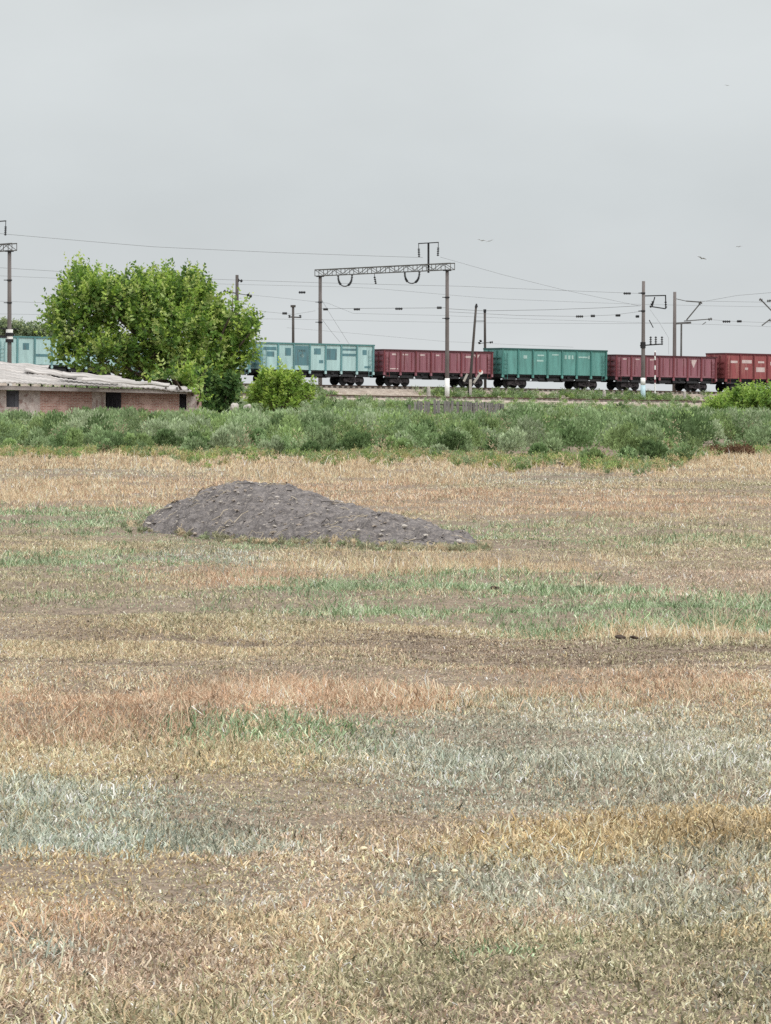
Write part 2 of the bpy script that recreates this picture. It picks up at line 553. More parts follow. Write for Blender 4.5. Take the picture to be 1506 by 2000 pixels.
        for dx in (-0.925, 0.925):
            for sy in (-1, 1):
                wh = MB()
                y = sy * 0.76
                wh.tube([(bx + dx, y - sy * 0.05, 0.475), (bx + dx, y - sy * 0.02, 0.475)], 0.505, 20)
                wh.tube([(bx + dx, y - sy * 0.02, 0.475), (bx + dx, y + sy * 0.10, 0.475)], 0.475, 20)
                wh.tube([(bx + dx, y - sy * 0.70, 0.475), (bx + dx, y + sy * 0.26, 0.475)], 0.09, 8)
                wh.build('wheel', M['dark'], bogie)
    return root


M['bogie'] = mat('bogie_steel', (0.065, 0.055, 0.06), (0.02, 0.018, 0.02), 2.5, 0.8)


def panels(i):
    """x range of panel i (0..6)"""
    xc = (i - 3) * 1.78
    return xc - 0.80, xc + 0.80


def rect(i, fx0, fx1, fz0, fz1, mi, zb=1.36, top=3.76):
    a, b = panels(i)
    return (a + (b - a) * fx0, a + (b - a) * fx1, zb + (top - zb) * fz0, zb + (top - zb) * fz1, mi)


CY_A = [rect(0, .05, .95, .75, .88, 2), rect(0, .3, .8, .5, .7, 2),
        rect(1, .45, .85, .55, .85, 2),
        rect(2, .02, .98, .18, .94, 2), rect(2, .25, .75, .70, .80, 5), rect(2, .35, .65, .50, .62, 5),
        rect(3, .25, .72, .62, .86, 2), rect(3, .6, .9, .28, .4, 2),
        rect(4, .0, .74, .42, .86, 2),
        rect(5, .02, .98, .80, .88, 2), rect(5, .02, .98, .58, .68, 2),
        rect(6, .35, .65, .64, .84, 2), rect(6, .5, .95, .12, .20, 2)]
CY_B = [rect(1, .3, .7, .55, .8, 2), rect(2, .0, .9, .3, .4, 2), rect(3, .35, .72, .55, .78, 2),
        rect(4, .2, .8, .5, .85, 2), rect(5, .1, .9, .35, .82, 2)]
CY_C = [rect(0, .1, .9, .2, .7, 2), rect(0, .25, .7, .4, .6, 5), rect(1, .05, .95, .3, .42, 2), rect(1, .4, .9, .5, .75, 2),
        rect(2, .32, .62, .56, .80, 2), rect(3, .2, .8, .4, .8, 2), rect(4, .1, .7, .55, .8, 2), rect(6, .2, .7, .5, .8, 2)]
TE = [rect(1, .35, .62, .66, .80, 4, 1.36, 3.7), rect(2, .3, .8, .78, .84, 4, 1.36, 3.7), rect(2, .25, .75, .55, .62, 4, 1.36, 3.7),
      rect(3, .3, .8, .82, .87, 4, 1.36, 3.7), rect(4, .15, .3, .68, .84, 4, 1.36, 3.7), rect(4, .42, .58, .68, .84, 4, 1.36, 3.7),
      rect(4, .68, .82, .68, .84, 4, 1.36, 3.7), rect(5, .1, .8, .74, .80, 4, 1.36, 3.7), rect(5, .85, .95, .7, .84, 4, 1.36, 3.7)]
R1 = [rect(0, .45, .8, .80, .88, 3, 1.36, 3.35), rect(1, .1, .5, .80, .87, 3, 1.36, 3.35), rect(2, .2, .6, .80, .87, 3, 1.36, 3.35),
      rect(3, .3, .55, .80, .87, 3, 1.36, 3.35), rect(5, .2, .8, .74, .84, 3, 1.36, 3.35), rect(0, .3, .9, .12, .17, 3, 1.36, 3.35)]
R2 = [rect(0, .4, .7, .84, .9, 3, 1.36, 3.35), rect(1, .2, .6, .84, .9, 3, 1.36, 3.35), rect(2, .3, .6, .83, .89, 3, 1.36, 3.35)]
R3 = [rect(0, .25, .85, .66, .76, 3, 1.36, 3.75), rect(1, .1, .9, .66, .80, 3, 1.36, 3.75), rect(1, .35, .6, .38, .48, 3, 1.36, 3.75),
      rect(2, .15, .85, .30, .50, 3, 1.36, 3.75), rect(2, .3, .8, .68, .76, 3, 1.36, 3.75), rect(3, .2, .8, .6, .75, 3, 1.36, 3.75)]

wagon(-4, 'cyan', 3.90, 'pale cyan gondola wagon with blue-grey patches left of the big tree, above the shed roof', CY_B)
wagon(-3, 'cyan', 3.90, 'pale cyan gondola wagon almost wholly hidden behind the big leafy tree', CY_C)
wagon(-2, 'cyan', 3.90, 'pale cyan gondola wagon with patched panels between the big tree and a maroon wagon', CY_A)
wagon(-1, 'red', 3.51, 'low maroon gondola wagon behind the white-footed gantry pole, between cyan and teal wagons', R1,
      [((5 - 3) * 1.78 + 0.95, 3.18, 0.75, 0.5, 3)], True)
wagon(0, 'teal', 3.91, 'teal green gondola wagon standing between two low maroon wagons', TE)
wagon(1, 'red', 3.53, 'low maroon gondola wagon with white inverted triangle, right of the teal wagon', R2,
      [((5 - 3) * 1.78 - 0.1, 3.15, 0.85, 0.8, 3)], True)
wagon(2, 'rust', 3.95, 'tall rust-red gondola wagon with pale worn panels at the right edge', R3)


# ------------------------------------------------------------------ poles, gantries, wires
def pole_shape(mb, base, top, r0, r1, n=12, m=0):
    mb.tube([base, (Vector(base) * 2 + Vector(top)) / 3, (Vector(base) + Vector(top) * 2) / 3, top],
            [r0, r0 * 2 / 3 + r1 / 3, r0 / 3 + r1 * 2 / 3, r1], n, m)


def insulator(mb, a, b, r=0.11, n=5, m=0):
    """string of discs from a to b"""
    a, b = Vector(a), Vector(b)
    d = (b - a)
    mb.tube([a, b], r * 0.35, 6, m)
    for i in range(n):
        c = a + d * ((i + 0.5) / n)
        e = d.normalized() * (d.length / n * 0.32)
        mb.tube([c - e, c, c + e], [r * 0.45, r, r * 0.6], 8, m)


def gantry(s, label, bracket_v, hpole=12.05, full=True):
    """portal spanning the tracks; local x = along the beam away from the viewer (u), local y = -s"""
    base = T(s, -7.0, 1.80)
    root = empty('catenary_gantry', base, label, 'railway gantry', 'catenary gantries over the tracks', rot=(0, 0, TH + PI / 2))
    SP = 22.1
    for x, zb in ((0, -0.2), (SP, -0.2)):
        p = MB()
        pole_shape(p, (x, 0, zb), (x, 0, hpole), 0.205, 0.165)
        pl = p.build('pole', M['concrete'], root, True)
        if x == 0:
            c = MB()
            c.tube([(x, 0, -0.15), (x, 0, 1.82)], [0.232, 0.226], 14)
            c.build('white_painted_foot', M['whitewash'], pl, True)
        h = MB()
        h.box((x, 0, hpole + 0.02), (0.5, 0.62, 0.10))
        for zz in (hpole - 2.6, hpole - 4.6):
            h.tube([(x, 0, zz), (x, 0, zz + 0.12)], 0.235, 12)
            h.bar((x, 0.2, zz + 0.06), (x, 0.55, zz + 0.06), 0.07)
        h.build('clamp', M['dark'], pl)
    tr = MB()
    z0, z1 = hpole + 0.07, hpole + 0.68
    xa, xb = -0.9, SP + 0.6
    for y in (-0.24, 0.24):
        tr.bar((xa, y, z1), (xb, y, z1), 0.085, 0.10)
        tr.bar((xa, y, z0), (xb, y, z0), 0.07, 0.075)
        n = 15
        for i in range(n):
            a = xa + (xb - xa) * i / n; b = xa + (xb - xa) * (i + 1) / n
            tr.bar((a, y, z0), (a, y, z1), 0.05)
            if i % 2 == 0: tr.bar((a, y, z0), (b, y, z1), 0.045)
            else: tr.bar((a, y, z1), (b, y, z0), 0.045)
        tr.bar((xb, y, z0), (xb, y, z1), 0.05)
    for i in range(16):
        a = xa + (xb - xa) * i / 15
        tr.bar((a, -0.24, z1), (a, 0.24, z1), 0.04)
        tr.bar((a, -0.24, z0), (a, 0.24, z0), 0.04)
    tr.build('beam', M['galv'], root)
    # T-shaped feeder bracket
    br = MB()
    v = bracket_v
    br.bar((v, 0.02, z0 - 0.2), (v, 0.02, z1 + 2.05), 0.14)
    br.bar((v - 1.68, 0.02, z1 + 2.05), (v + 1.68, 0.02, z1 + 2.05), 0.09)
    br.bar((v - 0.3, 0.02, z1), (v + 0.3, 0.02, z1), 0.3, 0.12)
    b = br.build('feeder_bracket', M['dark'], root)
    for sx in (-1, 1):
        q = MB()
        q.bar((v + sx * 1.66, 0.02, z1 + 2.0), (v + sx * 1.64, 0.02, z1 + 1.55), 0.05)
        insulator(q, (v + sx * 1.64, 0.02, z1 + 1.6), (v + sx * 1.58, 0.02, z1 + 0.75), 0.14, 5)
        q.build('insulator', M['insul'], b)
    # sagging insulator loops under the beam
    for x in (5.9, 17.6):
        q = MB()
        w, h = 1.25, 1.12
        pts = [(x + w * math.cos(a), 0, z0 - 0.02 - h * math.sin(a) ** 0.75) for a in np.linspace(0, PI, 15)]
        q.tube(pts, 0.06, 6)
        for a, c in list(zip(pts[:-1], pts[1:]))[0:4] + list(zip(pts[:-1], pts[1:]))[9:14]:
            insulator(q, a, c, 0.13, 2)
        q.build('insulator_loop', M['insul'], root)
    q = MB()
    q.tube([(12.4, 0, z0), (12.4, 0, z0 - 0.35)], 0.03, 6)
    insulator(q, (12.4, 0, z0 - 0.3), (12.15, 0, z0 - 1.05), 0.13, 4)
    q.build('insulator', M['insul'], root)
    return root


G1 = gantry(-17.8, 'steel truss gantry on two concrete poles, one white-footed, spanning the train', 3.1)
G0 = gantry(-17.8 - 47.2, 'gantry at the left edge with only its end pole and banded collar in view', 2.3, 12.3)
# banded collar on the left gantry's pole
pp = [c for c in G0.children if c.name.startswith('pole')][0]
c = MB()
for i, (z, h, mi) in enumerate(((4.25, .30, 1), (4.55, .26, 0), (4.81, .30, 1), (5.11, .30, 0))):
    c.tube([(0, 0, z), (0, 0, z + h)], 0.31 if mi == 0 else 0.36, 14, mi)
c.bar((0, -0.95, 5.45), (0, 0.95, 5.45), 0.09, 0.09, 1)
c.bar((0, 0.3, 4.75), (0, 1.1, 4.75), 0.16, 0.2, 1)
c.build('banded_collar', [M['whitewash'], M['dark']], pp)


def place_on(px, u):
    """track-frame s for which (s,u) is seen at photo column px"""
    k = (px - 753.0) / F
    return (k * (Y0 + CT * u) - X0 + ST * u) / (CT - k * ST)


def root_at(px, u, name, label, cat, group=None):
    s = place_on(px, u)
    p = T(s, u, 0)
    p.z = float(ground_z(p.x, p.y))
    return empty(name, p, label, cat, group), p


def zt(py, p):
    return EYE + (HY - py) * p.y / F - p.z


def q_at(px, py, p):
    """local offset in a plane at the pole's depth"""
    return Vector(((px - 753) * p.y / F - p.x, 0, zt(py, p)))


# concrete pole with square bracket (in front of the train, right)
r, p = root_at(1256, -5.6, 'catenary_pole', 'tall concrete pole with white foot and square wire frame, before the right maroon wagon', 'utility pole', 'single poles along the railway')
mb = MB(); pole_shape(mb, (0, 0, -0.2), q_at(1257, 549, p), 0.215, 0.155); po = mb.build('pole', M['concrete'], r, True)
mb = MB(); zz = zt(738, p); z2 = zt(752, p)
mb.tube([(0, 0, z2), (0, 0, zz)], 0.235, 14, 0); mb.tube([(0, 0, -0.2), (0, 0, z2 - 0.01)], 0.24, 14, 1)
mb.build('painted_foot', [M['whitewash'], M['paleblue']], po, True)
mb = MB()
for a, b in (((1257, 578), (1301, 577)), ((1300, 577), (1300.5, 603)), ((1300, 603), (1274, 599)), ((1274, 599), (1279, 580))):
    mb.bar(q_at(*a, p), q_at(*b, p), 0.11)
insulator(mb, q_at(1270, 601, p), q_at(1276, 588, p), 0.15, 3)
insulator(mb, q_at(1301, 602, p), q_at(1300, 588, p), 0.13, 3)
mb.build('wire_frame', M['dark'], r)
mb = MB()
mb.bar(q_at(1250, 675, p), q_at(1294, 672, p), 0.12)
mb.tube([q_at(1256, 680, p), q_at(1256, 668, p)], 0.26, 10)
mb.build('cross_arm', M['dark'], r)
for x in (1271, 1281, 1293):
    mb = MB(); insulator(mb, q_at(x, 674, p), q_at(x, 657, p), 0.14, 4); mb.build('insulator', M['insul'], r)
mb = MB()
for y in (572, 607):
    mb.tube([q_at(1256, y - 1, p), q_at(1256, y + 2, p)], 0.23, 10)
    mb.bar(q_at(1247, y + 0.5, p), q_at(1256, y + 0.5, p), 0.09)
mb.tube([q_at(1268, 625, p), q_at(1276, 640, p)], 0.05, 6)
mb.build('clamp', M['dark'], r)
POLE_R = p


def cantilever(r, p, pts):
    mb = MB()
    for a, b, w in pts:
        mb.bar(q_at(*a, p), q_at(*b, p), w)
    return mb


r, p = root_at(1317, 6.0, 'catenary_pole', 'concrete pole with slanted cantilever arm and thin post, behind the right maroon wagon', 'utility pole', 'single poles along the railway')
mb = MB(); pole_shape(mb, (0, 0, -0.2), q_at(1318, 570, p), 0.215, 0.16); mb.build('pole', M['concrete'], r, True)
mb = cantilever(r, p, [((1318, 583), (1340, 588), .07), ((1340, 588), (1368, 590), .12), ((1369, 591), (1341, 625), .13), ((1318, 632), (1350, 630), .20),
                       ((1336, 627), (1390, 623), .10), ((1372, 634), (1379, 629), .08)])
insulator(mb, q_at(1365, 594, p), q_at(1371, 590, p), 0.2, 2)
insulator(mb, q_at(1383, 624, p), q_at(1391, 622.5, p), 0.17, 2)
mb.build('cantilever', M['galv'], r)
mb = MB(); mb.tube([q_at(1330, 760, p), q_at(1331, 631, p)], [0.11, 0.09], 8); mb.build('thin_post', M['galv'], r)
POLE_R2 = p

r, p = root_at(1536, 6.0, 'catenary_pole', 'catenary pole beyond the right edge with only its slanted cantilever tip in view', 'utility pole', 'single poles along the railway')
mb = MB(); pole_shape(mb, (0, 0, -0.2), q_at(1536, 578, p), 0.215, 0.16); mb.build('pole', M['concrete'], r, True)
mb = cantilever(r, p, [((1486, 585), (1512, 612), .13), ((1488, 636), (1505, 623), .12), ((1500, 626), (1536, 630), .14), ((1512, 612), (1536, 632), .13), ((1500, 588), (1536, 584), .10)])
insulator(mb, q_at(1483, 584, p), q_at(1489, 587, p), 0.2, 2)
insulator(mb, q_at(1498, 588, p), q_at(1508, 587, p), 0.17, 3)
mb.build('cantilever', M['galv'], r)

# wooden poles
r, p = root_at(573, 12.0, 'wooden_pole', 'short dark wooden pole with one small crossarm, behind the patched cyan wagon', 'utility pole', 'single poles along the railway')
mb = MB(); pole_shape(mb, (0, 0, -0.2), q_at(572.5, 597, p), 0.15, 0.12); mb.build('pole', M['wood'], r, True)
mb = MB(); mb.bar(q_at(565, 619, p), q_at(588, 620, p), 0.12)
mb.box(q_at(572.5, 598, p), (0.5, 0.3, 0.22))
mb.build('cross_arm', M['wood'], r)
for x in (566, 587):
    mb = MB(); insulator(mb, q_at(x, 621, p), q_at(x - 1, 615, p), 0.16, 2); mb.build('insulator', M['insul'], r)

r, p = root_at(463, 10.0, 'wooden_pole', 'pole rising just above the right side of the big tree', 'utility pole', 'single poles along the railway')
mb = MB(); pole_shape(mb, (0, 0, -0.2), q_at(463, 537, p), 0.2, 0.15); mb.build('pole', M['wood'], r, True)
mb = MB(); mb.bar(q_at(436, 569, p), q_at(470, 574, p), 0.1)
insulator(mb, q_at(436, 569, p), q_at(452, 572, p), 0.22, 3)
insulator(mb, q_at(463, 547, p), q_at(474, 549, p), 0.18, 2)
insulator(mb, q_at(482, 575, p), q_at(492, 580, p), 0.2, 2)
mb.bar(q_at(463, 573, p), q_at(492, 578, p), 0.06)
mb.build('cross_arm', M['dark'], r)

r, p = root_at(917, -5.0, 'leaning_wooden_pole', 'dark leaning wooden pole in front of the low maroon wagon', 'utility pole', 'single poles along the railway')
mb = MB(); pole_shape(mb, q_at(916, 777, p), q_at(930, 597, p), 0.15, 0.105); mb.build('pole', M['wood'], r, True)
mb = MB(); mb.tube([q_at(930.3, 600, p), q_at(930.7, 593, p)], [0.17, 0.06], 8); mb.bar(q_at(917, 745, p), q_at(921.5, 700, p), 0.1)
mb.build('metal_cap', M['dark'], r)
mb = MB(); mb.bar(q_at(926, 627, p), q_at(947, 627, p), 0.06); mb.build('brace', M['dark'], r)

r, p = root_at(948, 5.0, 'wooden_pole', 'upright dark wooden pole behind the left end of the teal wagon', 'utility pole', 'single poles along the railway')
mb = MB(); pole_shape(mb, (0, 0, -0.2), q_at(947, 605, p), 0.145, 0.115); mb.build('pole', M['wood'], r, True)
mb = MB(); mb.box(q_at(947, 607, p), (0.28, 0.28, 0.3)); insulator(mb, q_at(935, 672, p), q_at(940, 664, p), 0.17, 2); mb.bar(q_at(935, 671, p), q_at(960, 668, p), 0.06)
insulator(mb, q_at(956, 669, p), q_at(963, 668, p), 0.13, 2)
mb.build('metal_cap', M['dark'], r)

# low shunting post with struts and a red-white lamp
r, p = root_at(919, -6.1, 'shunting_signal', 'low pale signal post with two slanted struts and a red-white lamp, at the leaning pole', 'railway signal')
mb = MB(); mb.bar(q_at(919, 776, p), q_at(919, 741, p), 0.26); mb.build('post', M['concrete_pale'], r)
for a, b in (((906, 745), (913, 730)), ((925, 748), (936, 732))):
    mb = MB(); mb.bar(q_at(*a, p), q_at(*b, p), 0.22); mb.build('strut', M['concrete_pale'], r)
mb = MB(); mb.bar(q_at(905, 742, p), q_at(937, 742, p), 0.12); mb.build('cross_arm', M['dark'], r)
mb = MB()
c0 = q_at(939, 727, p)
mb.tube([c0 + Vector((0, 0.12, 0)), c0 + Vector((0, -0.12, 0))], 0.22, 12, 0)
mb.tube([c0 + Vector((-0.05, -0.12, 0.12)), c0 + Vector((-0.05, -0.20, 0.12))], 0.13, 10, 1)
mb.bar(q_at(936, 733, p), q_at(939, 727, p), 0.10, 0.10, 0)
mb.build('lamp', [M['whitewash'], M['lamp_red']], r)

# red and white banded post
r, p = root_at(1281, -5.0, 'banded_post', 'thin red and white banded post in front of the right maroon wagon', 'marker post')
mb = MB()
ys = [768, 748, 741, 733, 722, 714, 703, 695, 688]
for i in range(len(ys) - 1):
    mb.tube([q_at(1279.5, ys[i], p), q_at(1279.5, ys[i + 1], p)], 0.075, 10, 0 if i in (0, 2, 4, 6) else 1)
mb.v = [(v[0], v[1], v[2]) for v in mb.v]
mb.build('shaft', [M['whitewash'], P_RED_D], r)
mb = MB(); mb.tube([q_at(1279.5, 688, p), q_at(1279.5, 684, p)], [0.10, 0.03], 10); mb.build('cap', M['whitewash'], r)

# small marker posts between the tracks
for i, (px, u, h, w, lab) in enumerate(((837, -6.5, 0.95, 0.30, 'stubby pale concrete marker stone left of the white-footed pole'),
                                     (1180, -6.7, 0.95, 0.30, 'small pale marker stone under the teal wagon end'),
                                     (1337, -6.7, 1.0, 0.28, 'small pale marker stone beside the bright green bush'))):
    p = T(place_on(px, u), u, 0); p.z = float(ground_z(p.x, p.y))
    mb = MB()
    mb.box((0, 0, h / 2 - 0.1), (w, w * 0.8, h + 0.2), Euler((0.02, 0.03, 0.5)).to_matrix(), top=0.86)
    mb.box((0, 0, h + 0.06), (w * 0.84, w * 0.66, 0.14), Euler((0.02, 0.03, 0.5)).to_matrix(), top=0.35)
    tag(mb.build('marker_stone', M['concrete_pale'], loc=p), lab, 'marker stone', 'marker stones between the tracks')


# wires ----------------------------------------------------------------
def wire(pts, label, r=0.017, dash=(), thin=False):
    """pts: (px, py, depth); a sagging line through them.  dash: fractions that carry an insulator"""
    P = [at(*q) for q in pts]
    out = []
    for a, b in zip(P[:-1], P[1:]):
        n = max(2, int((b - a).length / 3))
        for i in range(n):
            t = i / n
            q = a.lerp(b, t)
            q.z -= 4 * t * (1 - t) * (b - a).length ** 2 * 0.00004
            out.append(q)
    out.append(P[-1])
    mb = MB()
    mb.tube(out, r * 0.72, 5)
    o = mb.build('overhead_wire', M['wire'])
    tag(o, label, 'overhead wire', 'overhead wires of the railway')
    for (px, py, w) in dash:
        # depth from the wire itself
        best = min(out, key=lambda v: abs(753 + v.x * F / v.y - px))
        d = best.y
        q = MB()
        insulator(q, at(px - w / 2, py, d), at(px + w / 2, py, d + w * d / F * 0.67), 0.14, 4)
        q.build('insulator', M['insul'], o)
    return o


# depths follow the track frame (wire over u)
def D(px, u):
    s = place_on(px, u)
    return Y0 + ST * s + CT * u


def w_(px, py, u):
    return (px, py, D(px, u))


wire([w_(-60, 449, -3), w_(8, 457, -3.2), w_(300, 482, -3.3), w_(560, 494, -3.4), w_(826, 503, -5)], 'topmost faint wire running left from the gantry T-bracket across the sky', 0.02)
wire([w_(860, 502, -5), w_(980, 536, -5), w_(1100, 566, -5.3), w_(1247, 597, -5.6)], 'faint wire sloping down from the gantry T-bracket to the white-footed pole', 0.016)
wire([w_(-60, 519, 4), w_(300, 541, 4), w_(620, 552, 5), w_(900, 559, 4), w_(1247, 573, -5.6)], 'faint wire meeting the white-footed pole just below its top', 0.018, ((590, 571, 13), (1225, 573, 14)))
wire([w_(-60, 536, 0), w_(300, 551, 0), w_(660, 560, 0), w_(730, 563, 0), w_(960, 583, 0), w_(1240, 594, 0), w_(1420, 598, 0), w_(1560, 600, 0)], 'long faint catenary wire passing below the single hanging insulator', 0.014)
wire([w_(-60, 586, 11), w_(300, 598, 11), w_(500, 607, 11), w_(573, 614, 12), w_(616, 607, 15)], 'faint wire from the small crossarm pole to the rear gantry pole', 0.015, ((556, 612, 9),))
wire([w_(621, 603, 12), w_(730, 602, 8), w_(876, 601, -7)], 'dark wire with black insulators strung between the two gantry poles', 0.024, ((636, 604, 9), (697, 604, 12), (779, 603, 14), (858, 601, 9)))
wire([w_(876, 603, -6), w_(947, 607, 5), w_(1070, 605, 0), w_(1180, 601, -4), w_(1252, 597, -5.6)], 'dark wire rising from the upright wooden pole to the white-footed pole', 0.026)
wire([w_(876, 609, -4), w_(1010, 616, -4), w_(1130, 618, -4.5), w_(1200, 615, -5), w_(1252, 608, -5.6)], 'wire with three black insulators left of the white-footed pole', 0.02, ((1132, 618, 14), (1158, 617, 8), (1207, 616, 9), (1245, 618, 6)))
wire([w_(480, 575, 10), w_(560, 583, 10), w_(640, 592, 10), w_(690, 612, 8), w_(860, 616, 8), w_(1060, 624, 6), w_(1400, 634, 4), w_(1560, 640, 4)], 'faint contact wire running behind the gantry poles towards the right edge', 0.014)
wire([w_(-60, 612, 2), w_(200, 616, 2), w_(600, 624, 2), w_(900, 630, 2), w_(1240, 632, 2), w_(1340, 630, 2)], 'low faint contact wire straight above the wagon roofs', 0.014)
wire([w_(560, 640, 20), w_(680, 650, 20), w_(870, 667, 20), w_(1120, 678, 18)], 'lowest faint wire dipping towards the teal wagon roof', 0.012)
wire([w_(628, 585, 12), w_(646, 615, 12), w_(682, 672, 10)], 'thin slanting stay wire right of the rear gantry pole', 0.017)
wire([w_(628, 622, 13), w_(645, 645, 13), w_(664, 668, 12)], 'shorter slanting stay wire low beside the rear gantry pole', 0.02)
wire([w_(1368, 590, 6), w_(1440, 577, 6), w_(1570, 566, 6)], 'wire rising right from the slanted cantilever tip', 0.02)
wire([w_(1368, 588, 6), w_(1480, 590, 6), w_(1560, 590, 6)], 'level wire right of the slanted cantilever tip', 0.017)
wire([w_(1385, 624, 4), w_(1440, 628, 4), w_(1500, 630, 4), w_(1560, 632, 4)], 'wire with two black insulators at the far right', 0.017, ((1419, 628, 15), (1444, 627.5, 9)))
wire([w_(1270, 605, -5.6), w_(1288, 630, -3), w_(1306, 660, 2), w_(1306, 692, 4)], 'thin stay wire hanging beside the square wire frame', 0.014)

# ------------------------------------------------------------------ birds
for i, (px, py, sp, roll, lab) in enumerate(((941, 470, 1.0, 0.15, 'far grey bird gliding right of the gantry T-bracket, left of its pair'),
                                          (957, 471, 0.75, -0.3, 'far grey bird gliding right of the gantry T-bracket, right of its pair'),
                                          (1371, 505, 1.15, 0.3, 'grey bird flying above the slanted cantilever pole, dipping one wing'),
                                          (1443, 482, 0.7, -0.1, 'small grey bird flying near the right edge above the cantilever'),
                                          (1420, 167, 0.5, 0.2, 'tiny lone bird very high in the sky at right'))):
    mb = MB()
    mb.tube([(-0.28, 0, 0), (-0.2, 0, 0.01), (0, 0, 0.015), (0.16, 0, 0.01), (0.24, 0, 0.02), (0.30, 0, 0.01)], [0.015, 0.05, 0.075, 0.05, 0.045, 0.01], 8)
    for sy in (-1, 1):
        a = [(0.10, 0, .04), (0.14, sy * .28, .16), (0.02, sy * .62, .10), (-0.10, sy * .74, .06), (-0.06, sy * .5, .07), (-0.12, sy * .26, .12), (-0.12, 0, .02)]
        top_ = [Vector(q) for q in a]
        mb.poly(top_); mb.poly([q - Vector((0, 0, 0.02)) for q in reversed(top_)])
    mb.poly([(-0.2, 0.02, .02), (-0.42, .09, .02), (-0.42, -.09, .02), (-0.2, -0.02, .02)])
    o = mb.build('bird', M['bird'], loc=at(px, py, 420.0))
    o.scale = (sp * 0.85,) * 3
    o.rotation_euler = (roll, 0.1, PI / 2 + 0.4 * (i % 3 - 1))
    tag(o, lab, 'bird', 'birds in the sky')


# ------------------------------------------------------------------ foliage
def unit(v):
    return v / np.maximum(np.linalg.norm(v, axis=1, keepdims=True), 1e-9)


def leaves_mesh(name, pos, direc, length, width, cols, material, parent=None):
    """diamond leaves: 4 verts, 2 tris, folded slightly"""
    n = len(pos)
    d = unit(direc)
    rnd = unit(RNG.normal(size=(n, 3)))
    side = unit(np.cross(d, rnd))
    nor = np.cross(side, d)
    L = length[:, None]; Wd = width[:, None]
    a = pos
    b = pos + d * L * 0.45 + side * Wd * 0.5 + nor * Wd * 0.12
    c = pos + d * L - nor * L * 0.10
    e = pos + d * L * 0.45 - side * Wd * 0.5 + nor * Wd * 0.12
    V = np.stack([a, b, c, e], 1).reshape(-1, 3)
    i = np.arange(n) * 4
    tris = np.concatenate([np.stack([i, i + 1, i + 2], 1), np.stack([i, i + 2, i + 3], 1)])
    C = np.repeat(cols, 4, axis=0)
    return np_mesh(name, V, tris, C, material, parent)


